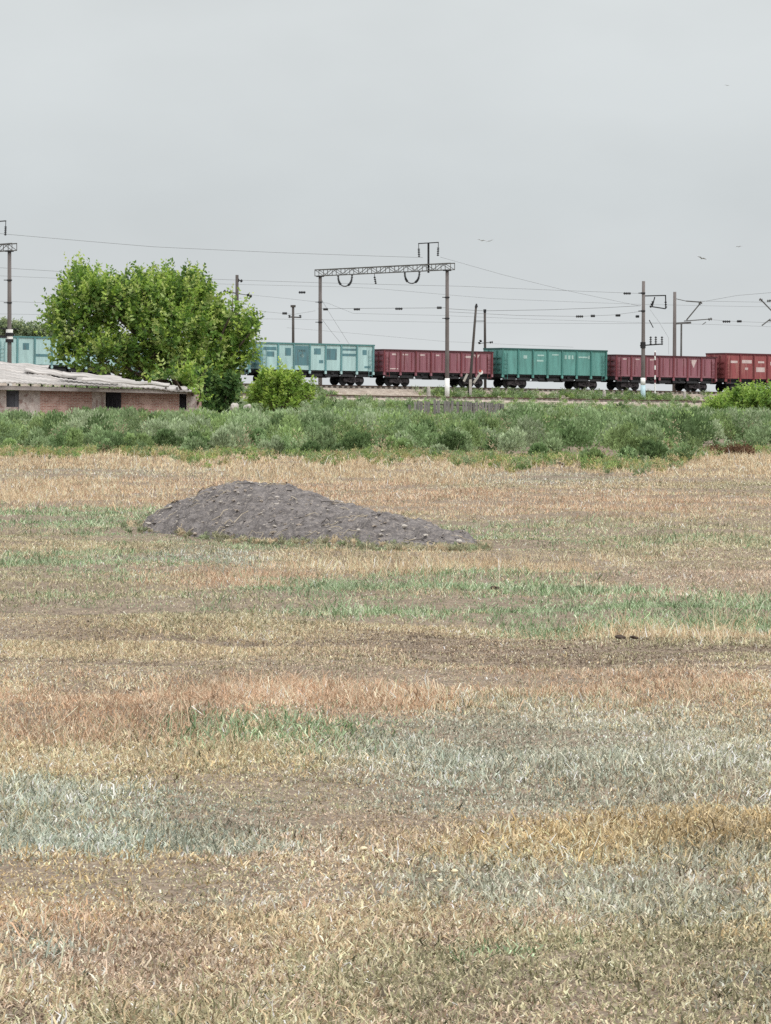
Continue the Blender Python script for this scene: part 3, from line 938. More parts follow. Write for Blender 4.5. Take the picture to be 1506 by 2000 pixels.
def woody(name, label, cat, lobes, d, depth, base_px, shoots, leaf, pal, group=None, trunks=3, per=12, shoot_len=0.55, trunk_r=0.13, up=0.8, ground=None, trans=False):
    """tree or bush: lobes in photo px at depth d -> shoots of leaves on a branching frame"""
    bp = at(base_px, HY, d); bp.z = float(ground_z(bp.x, bp.y)) if ground is None else ground
    root = empty(name, bp, label, cat, group)
    base = np.array(bp)
    cen, rad, wts = [], [], []
    for (px, py, rx, ry, *fw) in lobes:
        c_ = at(px, py, d + (fw[0] if fw else 0))
        k = d / F
        off = 0.0 if fw else RNG.uniform(-0.5, 0.5) * depth * 0.6
        cen.append((c_.x, c_.y + off, c_.z)); rad.append((rx * k, 0.35 if fw else min(depth * 0.6, max(rx * k, ry * k)), ry * k)); wts.append(rx * ry)
    cen, rad = np.array(cen), np.array(rad); wts = np.array(wts, float) ** 0.8; wts /= wts.sum()
    li = RNG.choice(len(cen), shoots, p=wts)
    dirs = unit(RNG.normal(size=(shoots, 3)) + np.array([0, -0.3, 0.3]))
    rr = RNG.beta(3.0, 1.0, shoots)[:, None] * RNG.uniform(0.8, 1.12, shoots)[:, None]
    p0 = cen[li] + dirs * rr * rad[li]
    keep = p0[:, 2] > base[2] + 0.15
    # clump noise: leave gaps
    nz = np.sin(p0[:, 0] * 2.3 + 1) * np.sin(p0[:, 2] * 2.9 + 2) + np.sin(p0[:, 1] * 2.1 + p0[:, 0] * 1.7) * 0.7
    keep &= (nz > -1.05) | (RNG.random(shoots) < 0.25)
    p0, dirs = p0[keep], dirs[keep]
    ns = len(p0)
    sd = unit(dirs * 0.55 + np.array([0, 0, up]) + RNG.normal(size=(ns, 3)) * 0.3)
    sl = RNG.uniform(0.6, 1.35, ns) * shoot_len
    t = np.tile(np.linspace(0.0, 1.0, per), (ns, 1)) + RNG.normal(size=(ns, per)) * 0.03
    pos = p0[:, None, :] + sd[:, None, :] * (sl[:, None] * t)[:, :, None] + RNG.normal(size=(ns, per, 3)) * 0.03
    ang = RNG.uniform(0, 2 * PI, (ns, per))
    xx = unit(np.cross(sd, np.array([0.2, 1.0, 0.1]))); yy = np.cross(sd, xx)
    ld = (xx[:, None, :] * np.cos(ang)[:, :, None] + yy[:, None, :] * np.sin(ang)[:, :, None]) * 0.9 + sd[:, None, :] * (0.35 + 0.6 * t)[:, :, None]
    ld[:, :, 2] -= 0.12
    ll = RNG.uniform(0.7, 1.3, (ns, per)) * leaf * (1.08 - 0.45 * t)
    col = np.array(pal)[RNG.integers(0, len(pal), ns)]
    col = np.repeat(col[:, None, :], per, 1) * RNG.uniform(0.78, 1.25, (ns, per, 1))
    # young tip leaves are yellower
    col = col * (1 + np.array([0.28, 0.16, -0.1]) * (t - 0.4)[:, :, None])
    leaves_mesh('crown', pos.reshape(-1, 3) - base, ld.reshape(-1, 3), ll.ravel(), ll.ravel() * 0.62, np.clip(col.reshape(-1, 3), 0.004, 1), M['leaf'], root)
    # woody frame
    tr = MB()
    for j in range(trunks):
        a = 2 * PI * j / max(trunks, 1)
        b0 = Vector((0.22 * math.cos(a) * (trunks > 1), 0.22 * math.sin(a) * (trunks > 1), -0.15))
        for q in range(j, len(cen), trunks):
            e = Vector(cen[q] - base)
            m1 = b0.lerp(e, 0.33) + Vector((-e.x * 0.12, 0, 0.15 * e.z)); m2 = b0.lerp(e, 0.68) + Vector((-e.x * 0.06, 0, 0.08 * e.z))
            tr.tube([b0, m1, m2, e], [trunk_r, trunk_r * 0.7, trunk_r * 0.45, trunk_r * 0.22], 7)
    for q in range(0, ns, max(1, ns // 420)):
        c_ = cen[np.argmin(((cen - p0[q]) ** 2).sum(1))]
        a = Vector(c_ - base).lerp(Vector(p0[q] - base), 0.25); b = Vector(p0[q] + sd[q] * sl[q] * 0.8 - base)
        mid = (a + b) / 2 - Vector((0, 0, 0.1))
        tr.tube([a, mid, b], [trunk_r * 0.22, trunk_r * 0.15, 0.008], 5)
    tr.build('trunk' if cat == 'tree' else 'stems', M['bark'], root)
    return root


PAL_TREE = [(0.255, 0.395, 0.075), (0.32, 0.455, 0.095), (0.145, 0.265, 0.05), (0.42, 0.52, 0.18), (0.09, 0.17, 0.04)]
PAL_DARK = [(0.09, 0.18, 0.055), (0.06, 0.13, 0.04), (0.15, 0.25, 0.08)]
PAL_LIME = [(0.30, 0.45, 0.09), (0.38, 0.52, 0.13), (0.20, 0.33, 0.06)]
PAL_FAR = [(0.24, 0.31, 0.18), (0.29, 0.36, 0.21), (0.18, 0.25, 0.14)]

woody('broadleaf_tree', 'big bushy bright green tree with many stems behind the old brick shed', 'tree',
      [(160, 560, 20, 34), (150, 590, 36, 36), (200, 590, 40, 34), (238, 582, 34, 26), (270, 582, 36, 36), (312, 570, 24, 30), (350, 574, 36, 34), (386, 586, 24, 36), (395, 632, 42, 44), (250, 640, 95, 48), (118, 632, 26, 20),
       (150, 650, 44, 40), (330, 655, 85, 56), (425, 660, 46, 48), (468, 662, 22, 44), (472, 695, 26, 36), (220, 700, 75, 36), (390, 715, 72, 40), (135, 690, 30, 24), (310, 725, 90, 26), (457, 606, 8, 16), (494, 648, 12, 14), (104, 610, 8, 8),
       (405, 765, 34, 26), (440, 735, 30, 34), (340, 737, 34, 8, -17), (376, 749, 16, 9, -17), (392, 774, 8, 16, -15), (225, 600, 90, 44), (300, 600, 100, 46), (340, 615, 90, 50)],
      207.0, 7.0, 380, 2900, 0.27, PAL_TREE, trunks=5, per=14, shoot_len=0.9, trunk_r=0.16)
woody('dark_bush', 'dark green bush at the foot of the big tree, right of the shed', 'bush',
      [(412, 765, 16, 24), (440, 780, 22, 22), (388, 792, 14, 12), (425, 805, 34, 20), (456, 755, 10, 20), (398, 745, 10, 20)], 203.0, 2.0, 420, 300, 0.28, PAL_DARK, trunks=3, per=11, shoot_len=0.45, trunk_r=0.05)
woody('lime_bush', 'yellow-green bush right of the big tree, in front of the cyan wagon', 'bush',
      [(548, 748, 22, 16), (522, 768, 26, 20), (572, 762, 26, 18), (594, 776, 12, 16), (500, 782, 14, 14), (515, 742, 8, 12), (600, 762, 10, 8), (535, 733, 6, 8), (550, 790, 44, 20), (553, 728, 8, 10), (585, 748, 8, 10)], 198.0, 2.2, 545, 330, 0.23, PAL_LIME, trunks=3, per=12, shoot_len=0.5, trunk_r=0.04, up=1.2)
woody('green_bush', 'bright green rounded bush in front of the rust-red wagon at the right edge', 'bush',
      [(1440, 794, 40, 20), (1480, 791, 40, 22), (1412, 804, 26, 14), (1448, 777, 16, 12), (1505, 785, 30, 20), (1392, 802, 16, 10), (1470, 772, 8, 10)], 262.0, 3.2, 1455, 520, 0.26, [(0.26, 0.41, 0.09), (0.33, 0.48, 0.13), (0.17, 0.29, 0.06)], trunks=3, per=12, shoot_len=0.7, trunk_r=0.05, up=1.3)
for (lobes, bx, lab) in (([(12, 648, 26, 18), (40, 652, 24, 18), (-14, 655, 22, 22)], 12, 'distant dull green tree behind the train at the left edge, taller one'),
                         ([(68, 656, 22, 14), (95, 658, 22, 14), (118, 662, 22, 12)], 90, 'distant dull green tree behind the train, lower one beside the big tree')):
    woody('distant_tree', lab, 'tree', lobes, 470.0, 5.0, bx, 420, 0.4, PAL_FAR, group='distant trees behind the train', trunks=1, per=10, shoot_len=0.7, trunk_r=0.2)


# ------------------------------------------------------------------ weed belt
def weeds(n, name, xy, hgt, nleaf, leaf, pal, kind='stuff', spread=0.42):
    """n plants each a fan of leafy stems, all one mass"""
    x, y = xy
    z = ground_z(x, y)
    ns = 13
    per = max(3, nleaf // ns)
    h = hgt
    az = RNG.uniform(0, 2 * PI, (n, ns)); tilt = RNG.beta(1.6, 1.5, (n, ns)) * 1.05
    ln = h[:, None] * RNG.uniform(0.62, 1.1, (n, ns))
    dx = np.sin(tilt) * np.cos(az); dy = np.sin(tilt) * np.sin(az); dz = np.cos(tilt)
    sd = np.stack([dx, dy, dz], 2)
    t = RNG.uniform(0.15, 1.0, (n, ns, per)) ** 0.75
    P = np.stack([x, y, z], 1)[:, None, None, :] + sd[:, :, None, :] * (ln[:, :, None] * t)[..., None]
    P = P + RNG.normal(size=P.shape) * (0.06 * h)[:, None, None, None]
    P[..., 2] = np.maximum(P[..., 2], z[:, None, None])
    ldir = sd[:, :, None, :] * 0.8 + RNG.normal(size=P.shape) * 0.55
    ldir[..., 2] += 0.25
    pc = np.array(pal)[RNG.integers(0, len(pal), n)] * RNG.uniform(0.75, 1.2, (n, 1))
    tone = RNG.uniform(0.8, 1.2, (n, ns, 1, 1)) * RNG.uniform(0.75, 1.25, (n, ns, per, 1))
    c = pc[:, None, None, :] * tone
    L = leaf * RNG.uniform(0.7, 1.4, (n, ns, per)) * (1.1 - 0.4 * t)
    o = leaves_mesh(name, P.reshape(-1, 3), ldir.reshape(-1, 3), L.ravel(), L.ravel() * 0.42, np.clip(c.reshape(-1, 3), 0.004, 1), M['weed'])
    tag(o, kind=kind)
    return o


def dome_weeds(n, name, xy, hgt, nleaf, leaf, pal):
    """bushy weeds: each a few rounded leafy heads with shade between them"""
    x, y = xy
    z = ground_z(x, y)
    nl = 5
    per = nleaf // nl
    h = hgt
    off = RNG.normal(size=(n, nl, 2)) * (0.30 * h)[:, None, None]
    hh = h[:, None] * RNG.uniform(0.5, 1.0, (n, nl))
    hh[:, 0] = h; off[:, 0] *= 0.3
    rx = 0.31 * h[:, None] * RNG.uniform(0.7, 1.25, (n, nl))
    rz = 0.42 * hh
    dr = RNG.normal(size=(n, nl, per, 3)); dr /= np.linalg.norm(dr, axis=3, keepdims=True)
    dr[..., 2] = np.where(dr[..., 2] < -0.55, -dr[..., 2], dr[..., 2])
    rr_ = RNG.uniform(0.72, 1.12, (n, nl, per, 1))
    P = np.empty((n, nl, per, 3))
    P[..., 0] = x[:, None, None] + off[:, :, None, 0] + dr[..., 0] * rr_[..., 0] * rx[:, :, None]
    P[..., 1] = y[:, None, None] + off[:, :, None, 1] + dr[..., 1] * rr_[..., 0] * rx[:, :, None]
    P[..., 2] = z[:, None, None] + hh[:, :, None] - rz[:, :, None] + dr[..., 2] * rr_[..., 0] * rz[:, :, None]
    P[..., 2] = np.maximum(P[..., 2], z[:, None, None] + 0.02)
    ld = dr * 0.6 + RNG.normal(size=P.shape) * 0.35
    ld[..., 2] += 0.75
    pc = np.array(pal)[RNG.integers(0, len(pal), n)] * RNG.uniform(0.78, 1.2, (n, 1))
    c = pc[:, None, None, :] * RNG.uniform(0.85, 1.15, (n, nl, 1, 1)) * RNG.uniform(0.75, 1.25, (n, nl, per, 1))
    L = leaf * RNG.uniform(0.7, 1.5, (n, nl, per))
    o = leaves_mesh(name, P.reshape(-1, 3), ld.reshape(-1, 3), L.ravel(), L.ravel() * 0.45, np.clip(c.reshape(-1, 3), 0.004, 1), M['weed'])
    tag(o, kind='stuff')


EX = np.array([-500, 0, 200, 400, 650, 760, 900, 1000, 1100, 1200, 1330, 1400, 1506, 2000])
EY = np.array([886, 887, 890, 894, 896, 897, 902, 905, 909, 914, 905, 888, 884, 884])


def belt_points(n, d0, d1, front=True):
    a = RNG.uniform(-0.125, 0.125, n * 3)
    d = np.sqrt(RNG.uniform(d0 ** 2, d1 ** 2, n * 3))
    x = a * d
    px = 753 + F * a
    edge = EYE * F / (np.interp(px, EX, EY) + RNG.normal(size=len(px)) * 2.0 - HY)
    ok = d > edge
    if d1 > 170:
        pass
    # keep clear of the shed
    ok &= ~((d > 188) & (d < 206) & (px < 395))
    return x[ok][:n], d[ok][:n], (d - edge)[ok][:n]


PAL_WEED = [(0.285, 0.38, 0.20), (0.235, 0.335, 0.16), (0.36, 0.44, 0.27), (0.14, 0.22, 0.09), (0.28, 0.385, 0.16)]
PAL_WEEDG = [(0.22, 0.32, 0.10), (0.28, 0.38, 0.13), (0.17, 0.26, 0.09), (0.27, 0.34, 0.18)]
x, d, e = belt_points(760, 95, 190)
h = np.interp(e, [0, 6, 20, 60], [0.38, 0.70, 1.12, 1.42]) * RNG.uniform(0.55, 1.22, len(x))
px = 753 + F * x / d
h = np.minimum(h, EYE - (np.where((px > 800) & (px < 985), 22, 13) + RNG.uniform(0, 10, len(x))) * d / F)
m = RNG.random(len(x)) < 0.72
dome_weeds(m.sum(), 'weed_belt', (x[m], d[m]), h[m], 620, 0.115, PAL_WEED)
weeds((~m).sum(), 'tall_weeds', (x[~m], d[~m]), h[~m], 420, 0.11, PAL_WEED)
x, d, e = belt_points(900, 190, 345)
h = RNG.uniform(0.8, 1.3, len(x))
px = 753 + F * x / d
h = np.minimum(h, EYE - (12 + RNG.uniform(0, 6, len(x))) * d / F)
h = np.where((px > 795) & (px < 990) & (d < 322), np.minimum(h, EYE - (27 + RNG.uniform(0, 6, len(x))) * d / F), h).clip(0.1)
dome_weeds(len(x), 'weed_belt', (x, d), h, 220, 0.19, PAL_WEED)
# dead stalks standing among the weeds
x, d, e = belt_points(110, 100, 185)
h = np.minimum(np.interp(e, [0, 6, 20, 60], [0.5, 0.8, 1.2, 1.45]) * RNG.uniform(0.7, 1.2, len(x)), EYE - 9 * d / F)
weeds(len(x), 'dead_stalks', (x, d), h, 110, 0.09, [(0.46, 0.39, 0.26), (0.36, 0.29, 0.19), (0.42, 0.40, 0.22)])
# fresh green low fringe along the front edge
a = RNG.uniform(-0.125, 0.125, 2600); px = 753 + F * a
d = EYE * F / (np.interp(px, EX, EY) + 4 * np.sin(px * 0.021) + 3 * np.sin(px * 0.05 + 1) - HY) + RNG.normal(size=2600) * 4.5 + 1
x = a * d
weeds(2600, 'weed_fringe', (x, d), RNG.uniform(0.10, 0.30, 2600), 60, 0.07, PAL_WEEDG + [(0.40, 0.38, 0.16), (0.5, 0.42, 0.25), (0.45, 0.42, 0.2), (0.26, 0.34, 0.17)])
# weeds on the embankment shoulders
n = 4400
s = RNG.uniform(-80, 60, n); u = np.concatenate([RNG.uniform(-60, -11.5, 2300), RNG.uniform(-7.2, -3.2, 2100)])
cl = np.sin(s * 0.33) + np.sin(s * 0.13 + 1.3) + RNG.normal(size=n) * 0.5
ok = (u < -12) | ((cl > -0.5) & ~((s > -30) & (s < -21)))
s, u = s[ok], u[ok]
x = X0 + CT * s - ST * u; y = Y0 + ST * s + CT * u
px = 753 + F * x / y
weeds(len(x), 'bank_weeds', (x, y), np.where((px > 800) & (px < 985) & (u < -30), 0.2, np.where(u < -11, RNG.uniform(0.35, 0.75, len(x)), RNG.uniform(0.3, 0.78, len(x)))), 80, 0.17, PAL_WEEDG + PAL_WEED)

# rusty dead bush foot at the right end of the belt
n = 40
px = RNG.uniform(1378, 1470, n); d = RNG.uniform(118, 126, n)
weeds(n, 'dead_weeds', ((px - 753) * d / F, d), RNG.uniform(0.2, 0.4, n), 80, 0.09, [(0.13, 0.075, 0.045), (0.17, 0.10, 0.06)])


# ------------------------------------------------------------------ shed
def shed():
    d0 = 190.0
    root = empty('brick_shed', at(130, HY, d0) - Vector((0, 0, EYE)), 'long low ruined brick shed with pale sagging slate roof, left of the big tree', 'shed')
    base = root.location.copy()

    def L(px, py, d):
        return at(px, py, d) - base
    # wall pieces between openings (px ranges), front face at depth dw(px)
    def dw(px): return 190.0 + max(0, px) * 0.012
    segs = [(-60, 12, 'p'), (36, 78, 'p'), (78, 180, 'b'), (180, 206, 'p'), (236, 350, 'b'), (364, 384, 'p')]
    def wall_piece(mb, a, b, y0, y1, m):
        pa, pb = L(a, y0, dw(a)), L(b, y0, dw(b))
        za, zb_ = L(a, y1, dw(a)).z, L(b, y1, dw(b)).z
        lo = -0.2
        yb = 0.32
        v = [(pa.x, pa.y, lo), (pb.x, pb.y, lo), (pb.x, pb.y, zb_), (pa.x, pa.y, za),
             (pa.x, pa.y + yb, lo), (pb.x, pb.y + yb, lo), (pb.x, pb.y + yb, zb_), (pa.x, pa.y + yb, za)]
        n = len(mb.v); mb.v += v
        for q in ((0, 1, 2, 3), (7, 6, 5, 4), (3, 2, 6, 7), (0, 3, 7, 4), (1, 5, 6, 2)):
            mb.f.append(tuple(n + i for i in q)); mb.mi.append(m)
    mb = MB()
    for a, b, k in segs:
        wall_piece(mb, a, b, 762 + a * 0.014, 761 + b * 0.014, 0 if k == 'b' else 1)
    # sills below openings
    for a, b, ytop in ((12, 36, 795), (206, 236, 798), (350, 364, 800)):
        pa, pb = L(a, ytop, dw(a)), L(b, ytop, dw(b))
        mb.box(((pa.x + pb.x) / 2, pa.y + 0.17, (pa.z - 0.2) / 2), (pb.x - pa.x - 0.01, 0.30, pa.z + 0.2), m=1)
    # side and back walls
    e = L(384, 770, dw(384)); w0 = L(-60, 770, 190)
    mb.box((e.x - 0.15, e.y + 2.6, 0.9), (0.3, 4.5, 2.1), m=0)
    mb.box(((e.x + w0.x) / 2, e.y + 5.0, 0.9), (e.x - w0.x, 0.3, 2.1), m=0)
    mb.build('wall', [M['brick'], M['plaster']], root)
    # openings
    for a, b, nm, mt, yo in ((12, 36, 'window', M['shutter'], 0.2), (206, 236, 'shaded_opening', M['void'], 0.22), (350, 364, 'shaded_opening', M['void'], 0.24)):  # near-black panels paint the shade inside the two open gaps
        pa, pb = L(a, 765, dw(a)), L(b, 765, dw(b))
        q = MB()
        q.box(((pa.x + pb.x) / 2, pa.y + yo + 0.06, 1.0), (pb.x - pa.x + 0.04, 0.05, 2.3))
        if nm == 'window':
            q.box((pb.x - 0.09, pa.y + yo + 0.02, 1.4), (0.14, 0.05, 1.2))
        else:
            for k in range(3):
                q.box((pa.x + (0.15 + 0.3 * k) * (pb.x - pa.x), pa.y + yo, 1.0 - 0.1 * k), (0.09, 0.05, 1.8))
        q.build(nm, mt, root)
    # fascia board under the eave
    q = MB()
    xs = list(range(-60, 390, 25))
    for a, b in zip(xs[:-1], xs[1:]):
        f1, f2 = 758.5 + a * 0.0235 - 1.5, 758.5 + b * 0.0235 - 1.5
        pa, pb = L(a, f1, dw(a) - 0.45), L(b, f2, dw(b) - 0.45)
        q.bar(pa, pb, 0.08, 0.19)
    q.build('fascia_board', M['board'], root)
    # sagging corrugated roof: grid, front eave to ridge
    def eave(px): return np.interp(px, [-60, 0, 100, 200, 300, 345, 385], [744, 746, 749, 753, 757, 763, 764])
    def ridge(px): return np.interp(px, [-60, 0, 40, 90, 110, 200, 300, 345, 385], [708, 710, 713, 717, 728, 738, 748, 753, 757])
    V, cols = [], 140
    rows = 12
    for i in range(cols + 1):
        px = -60 + 445 * i / cols
        for j in range(rows + 1):
            t = j / rows
            dd = dw(px) - 0.6 + t * 5.0
            py = eave(px) * (1 - t) + ridge(px) * t
            p_ = L(px, py, dd)
            p_.z += 0.018 * math.sin(px * 1.35) + 0.03 * math.sin(px * 0.05 + t * 5) * (1 - t) * t * 4
            V.append(p_)
    rf = MB()
    rf.v = [tuple(v) for v in V]
    n0 = len(rf.v)
    rf.v += [(v.x, v.y, v.z - 0.05) for v in V]
    nr = rows + 1
    for i in range(cols):
        for j in range(rows):
            a = i * nr + j
            rf.f.append((a, a + nr, a + nr + 1, a + 1)); rf.mi.append(0)
            rf.f.append((n0 + a, n0 + a + 1, n0 + a + nr + 1, n0 + a + nr)); rf.mi.append(0)
        a = i * nr
        rf.f.append((a, n0 + a, n0 + a + nr, a + nr)); rf.mi.append(0)
    roof = rf.build('roof', M['slate'], root)
    # overlapping loose sheets with dark lifted edges
    rr = random.Random(4)
    for k, (pa, pb, ya, yb_, w) in enumerate(((-20, 92, 716, 724, 1.3), (48, 150, 726, 739, 1.2), (-30, 44, 727, 729, 1.2), (120, 235, 734, 744, 1.0), (160, 262, 743, 749, 0.8), (215, 330, 748, 755, 0.8), (-40, 90, 737, 741, 0.9))):
        q = MB()
        t = 0.75 - 0.09 * k
        da = 190 + 5.0 * np.clip((748 - ya) / 36, 0.05, 1) - 0.4
        A, B = L(pa, ya, da), L(pb, yb_, da + 1)
        nrm = Vector((0, 0.30, 0.05))
        n = 12
        n1 = len(q.v)
        for i in range(n + 1):
            c_ = A.lerp(B, i / n) + Vector((0, 0, 0.03 * math.sin(i * 1.1 + k)))
            for o_ in (Vector((0, 0, 0.05)), Vector((0, w, 0.05 + w * 0.17)), Vector((0, w, 0.0 + w * 0.17)), Vector((0, 0, -0.01))):
                q.v.append(tuple(c_ + o_))
        for i in range(n):
            for e_ in range(4):
                a = n1 + i * 4 + e_; b = n1 + i * 4 + (e_ + 1) % 4
                q.f.append((a, b, b + 4, a + 4)); q.mi.append(0)
        q.f.append((n1 + 3, n1 + 2, n1 + 1, n1)); q.mi.append(0)
        q.f.append((n1 + n * 4, n1 + n * 4 + 1, n1 + n * 4 + 2, n1 + n * 4 + 3)); q.mi.append(0)
        q.build('roof_sheet', M['slate'], roof)
    # rafters under the eave: dark gap
    q = MB()
    for px in range(-50, 380, 22):
        a = L(px, 752 + px * 0.02, dw(px) - 0.3); b = L(px, 751 + px * 0.02, dw(px) + 2.5)
        q.bar(a, b, 0.08, 0.1)
    q.build('rafters', M['wood'], root)


shed()

# broken concrete lump between tree and lime bush
mb = MB()
mb.blob((0, 0, 0.55), (0.40, 0.3, 0.30), 5, 2, 0.4)
mb.blob((0.25, 0.05, 0.95), (0.22, 0.2, 0.22), 6, 2, 0.4)
mb.blob((-0.32, 0.0, 0.98), (0.20, 0.18, 0.26), 8, 2, 0.4)
mb.blob((0.5, 0.1, 0.4), (0.3, 0.25, 0.3), 9, 2, 0.4)
p = at(472, HY, 193.0); p.z = 0.35
tag(mb.build('concrete_rubble', M['concrete_pale'], loc=p), 'broken pale concrete rubble lump beside the foot of the dark bush', 'rubble')


# plank fence ----------------------------------------------------------
def plank_fence():
    dd = 318.0
    base = at(898, HY, dd); base.z = float(ground_z(base.x, base.y))
    root = empty('plank_fence', base, 'low weathered grey plank fence half sunk in weeds below the white-footed pole', 'fence')
    rr = random.Random(3)
    pan = MB()
    px = 752.0
    while px < 980:
        w = rr.uniform(4.2, 7.0)
        top = np.interp(px, [752, 800, 820, 900, 980], [792, 788, 782, 784, 789]) + rr.uniform(-1.5, 2.0)
        if rr.random() < (0.55 if px < 815 else 0.06):
            px += w; continue
        a = at(px + w / 2, top, dd) - base
        lo = -0.3
        lean = rr.uniform(-0.06, 0.06)
        pan.box((a.x, rr.uniform(-0.02, 0.02), (a.z + lo) / 2), (w * dd / F * 0.92, 0.03, a.z - lo), Euler((rr.uniform(-.04, .04), lean, 0)).to_matrix())
        px += w + rr.uniform(0, 0.8)
    pan.build('plank_panel', M['plank'], root)
    q = MB()
    q.bar(at(815, 789, dd) - base + Vector((0, 0.06, 0)), at(980, 794, dd) - base + Vector((0, 0.06, 0)), 0.05, 0.1)
    q.build('rail', M['wood'], root)
    for px in (816, 868, 924, 978):
        q = MB()
        t = at(px, 783 + (px - 816) * 0.035, dd) - base
        q.box((t.x, 0.14, (t.z - 0.4) / 2), (0.13, 0.13, t.z + 0.4)); q.build('post', M['wood'], root)


plank_fence()


# ------------------------------------------------------------------ earth mound
def mound():
    nx, ny = 280, 330
    cx, cy = -0.80, 47.0
    root_loc = Vector((cx, cy, 0))
    xs = np.linspace(-3.1, 3.0, nx); ys = np.linspace(-6.2, 6.4, ny)
    ox = np.array([240, 280, 340, 400, 440, 480, 520, 600, 660, 740, 800, 870, 935, 990])
    oy = np.array([1045, 1024, 988, 957, 945, 941, 943, 955, 974, 998, 1013, 1034, 1052, 1072])
    SL, YC, HW = 1.40, 0.45, 2.25
    px_, pz_ = [], []
    for a, b in zip(ox, oy):
        x_ = 0.0
        for _ in range(30):
            d_ = cy + YC - SL * x_
            x_ = 0.5 * x_ + 0.5 * ((a - 753) * d_ / F - cx)
        px_.append(x_); pz_.append(max(EYE - (b - HY) * d_ / F, -0.2))
    X, Y = np.meshgrid(xs, ys, indexing='ij')
    zp = np.interp(X, px_, pz_, left=-0.3, right=-0.3)
    k_ = np.hanning(27); k_ /= k_.sum()
    zp[:, :] = np.convolve(np.pad(zp[:, 0], 13, mode='edge'), k_, mode='valid')[:, None]
    yc = Y + X * SL - YC               # the heap runs towards the viewer on the right
    fall = np.clip(1 - (np.abs(yc) / HW) ** 1.7, 0, 1)
    Z = np.maximum(zp - 0.02, 0) * fall ** 0.9
    # rough clods
    def oct_noise(x, y, seed):
        r = np.random.default_rng(seed)
        z = np.zeros_like(x)
        for f_, amp, m_ in ((2.2, .022, 6), (5, .03, 8), (11, .042, 10), (24, .028, 14), (50, .014, 14)):
            q = np.zeros_like(x)
            for _ in range(m_):
                a = r.uniform(0, 2 * PI); k = f_ * r.uniform(.7, 1.3)
                q += np.sin(k * (x * math.cos(a) + y * math.sin(a)) + r.uniform(0, 6.28))
            z += np.abs(q) / math.sqrt(m_) * amp
        return z
    nz = oct_noise(X, Y, 5)
    m_ = np.clip(Z / 0.10, 0, 1)
    Z = Z + (nz - 0.10) * m_ * 0.9 - (1 - m_) * 0.12
    for (px, py, r_) in ((455, 1019, 0.055), (700, 1040, 0.05), (300, 1028, .05)):
        d_ = 46.4
        hx = (px - 753) * d_ / F - cx
        hy = -1.15 - 1.35 * hx
        Z -= 0.09 * np.exp(-((X - hx) ** 2 + ((Y - hy) * 0.6) ** 2) / r_ ** 2)
    gz = field_z(X + cx, Y + cy)
    V = np.stack([X, Y, Z + gz], 2).reshape(-1, 3)
    i, j = np.meshgrid(np.arange(nx - 1), np.arange(ny - 1), indexing='ij')
    a = (i * ny + j).ravel()
    tris = np.concatenate([np.stack([a, a + ny, a + ny + 1], 1), np.stack([a, a + ny + 1, a + 1], 1)])
    o = np_mesh('earth_mound', V, tris, None, M['mound'])
    o.location = root_loc
    tag(o, 'long grey-brown earth mound lying on the dry field', 'earth mound')
    Zg = (Z + gz)

    def surf(x, y):
        ii = int(np.clip(np.searchsorted(xs, x - cx), 0, nx - 1)); jj = int(np.clip(np.searchsorted(ys, y - cy), 0, ny - 1))
        return float(Zg[ii, jj]), float(m_[ii, jj])
    return surf


SURF = mound()
rr = random.Random(12)


def ray_mound(px, py):
    """where the view ray through a photo pixel meets the heap"""
    for d in np.arange(41.5, 53.5, 0.04):
        p_ = at(px, py, d)
        z, m_ = SURF(p_.x, p_.y)
        if m_ > 0.05 and p_.z <= z: return Vector((p_.x, p_.y, z))
        if p_.z <= 0.0: return Vector((p_.x, p_.y, float(field_z(p_.x, p_.y))))
    return None


stones = [(290, 1026, 9, 'whitish flat stone lying at the left foot of the earth mound'),
          (491, 945, 5, 'small pale stone on the very top of the earth mound'),
          (548, 943, 4, None), (487, 975, 6, None), (465, 967, 5, None), (430, 984, 5, None), (536, 1031, 6, None), (685, 1003, 5, None),
          (607, 1046, 4, None), (790, 1036, 9, 'pale flat slab on the right slope of the earth mound'),
          (897, 1064, 9, 'whitish stone at the right foot of the earth mound'), (700, 1049, 6, None), (345, 1027, 5, None), (640, 1000, 4, None),
          (735, 1012, 4, None), (580, 985, 4, None), (655, 1022, 4, None), (412, 1000, 4, None), (510, 1005, 4, None), (395, 1024, 4, None), (755, 1050, 4, None), (830, 1050, 4, None), (616, 960, 4, None)]
for i, (px, py, w, lab) in enumerate(stones):
    p_ = ray_mound(px, py)
    if p_ is None: continue
    k = w * 47 / F * 0.62
    mb = MB(); mb.blob((0, 0, k * 0.35), (k, k * 0.8, k * 0.6), 100 + i, 2, 0.35)
    o = mb.build('stone', M['rubble'], loc=p_)
    if lab: tag(o, lab, 'stone', None)
    else: tag(o, 'small pale stone among many on the side of the earth mound', 'stone', 'small pale stones on the mound side')
# fine clods over the heap
n = 1500
V, Tt, Cc = [], [], []
mb = MB()
for i in range(2000):
    x = rr.uniform(-3.8, 1.3); y = rr.uniform(43.0, 51.5)
    z, m_ = SURF(x, y)
    if m_ < 0.5 and rr.random() < 0.8: continue
    k = rr.choice([0.008, 0.010, 0.010, 0.012, 0.012, 0.014, 0.018, 0.026])
    mb.blob((x, y, z + k * 0.12), (k * 1.3, k * 1.1, k * 0.55), i, 1, 0.4, rr.choice([0, 1, 1, 2]))
tag(mb.build('earth_clods', [M['mound'], mat('brown_rubble', (0.40, 0.345, 0.29), (0.25, 0.21, 0.175), 18, 0.95, 0.5, 60), M['rubble']]), kind='stuff')

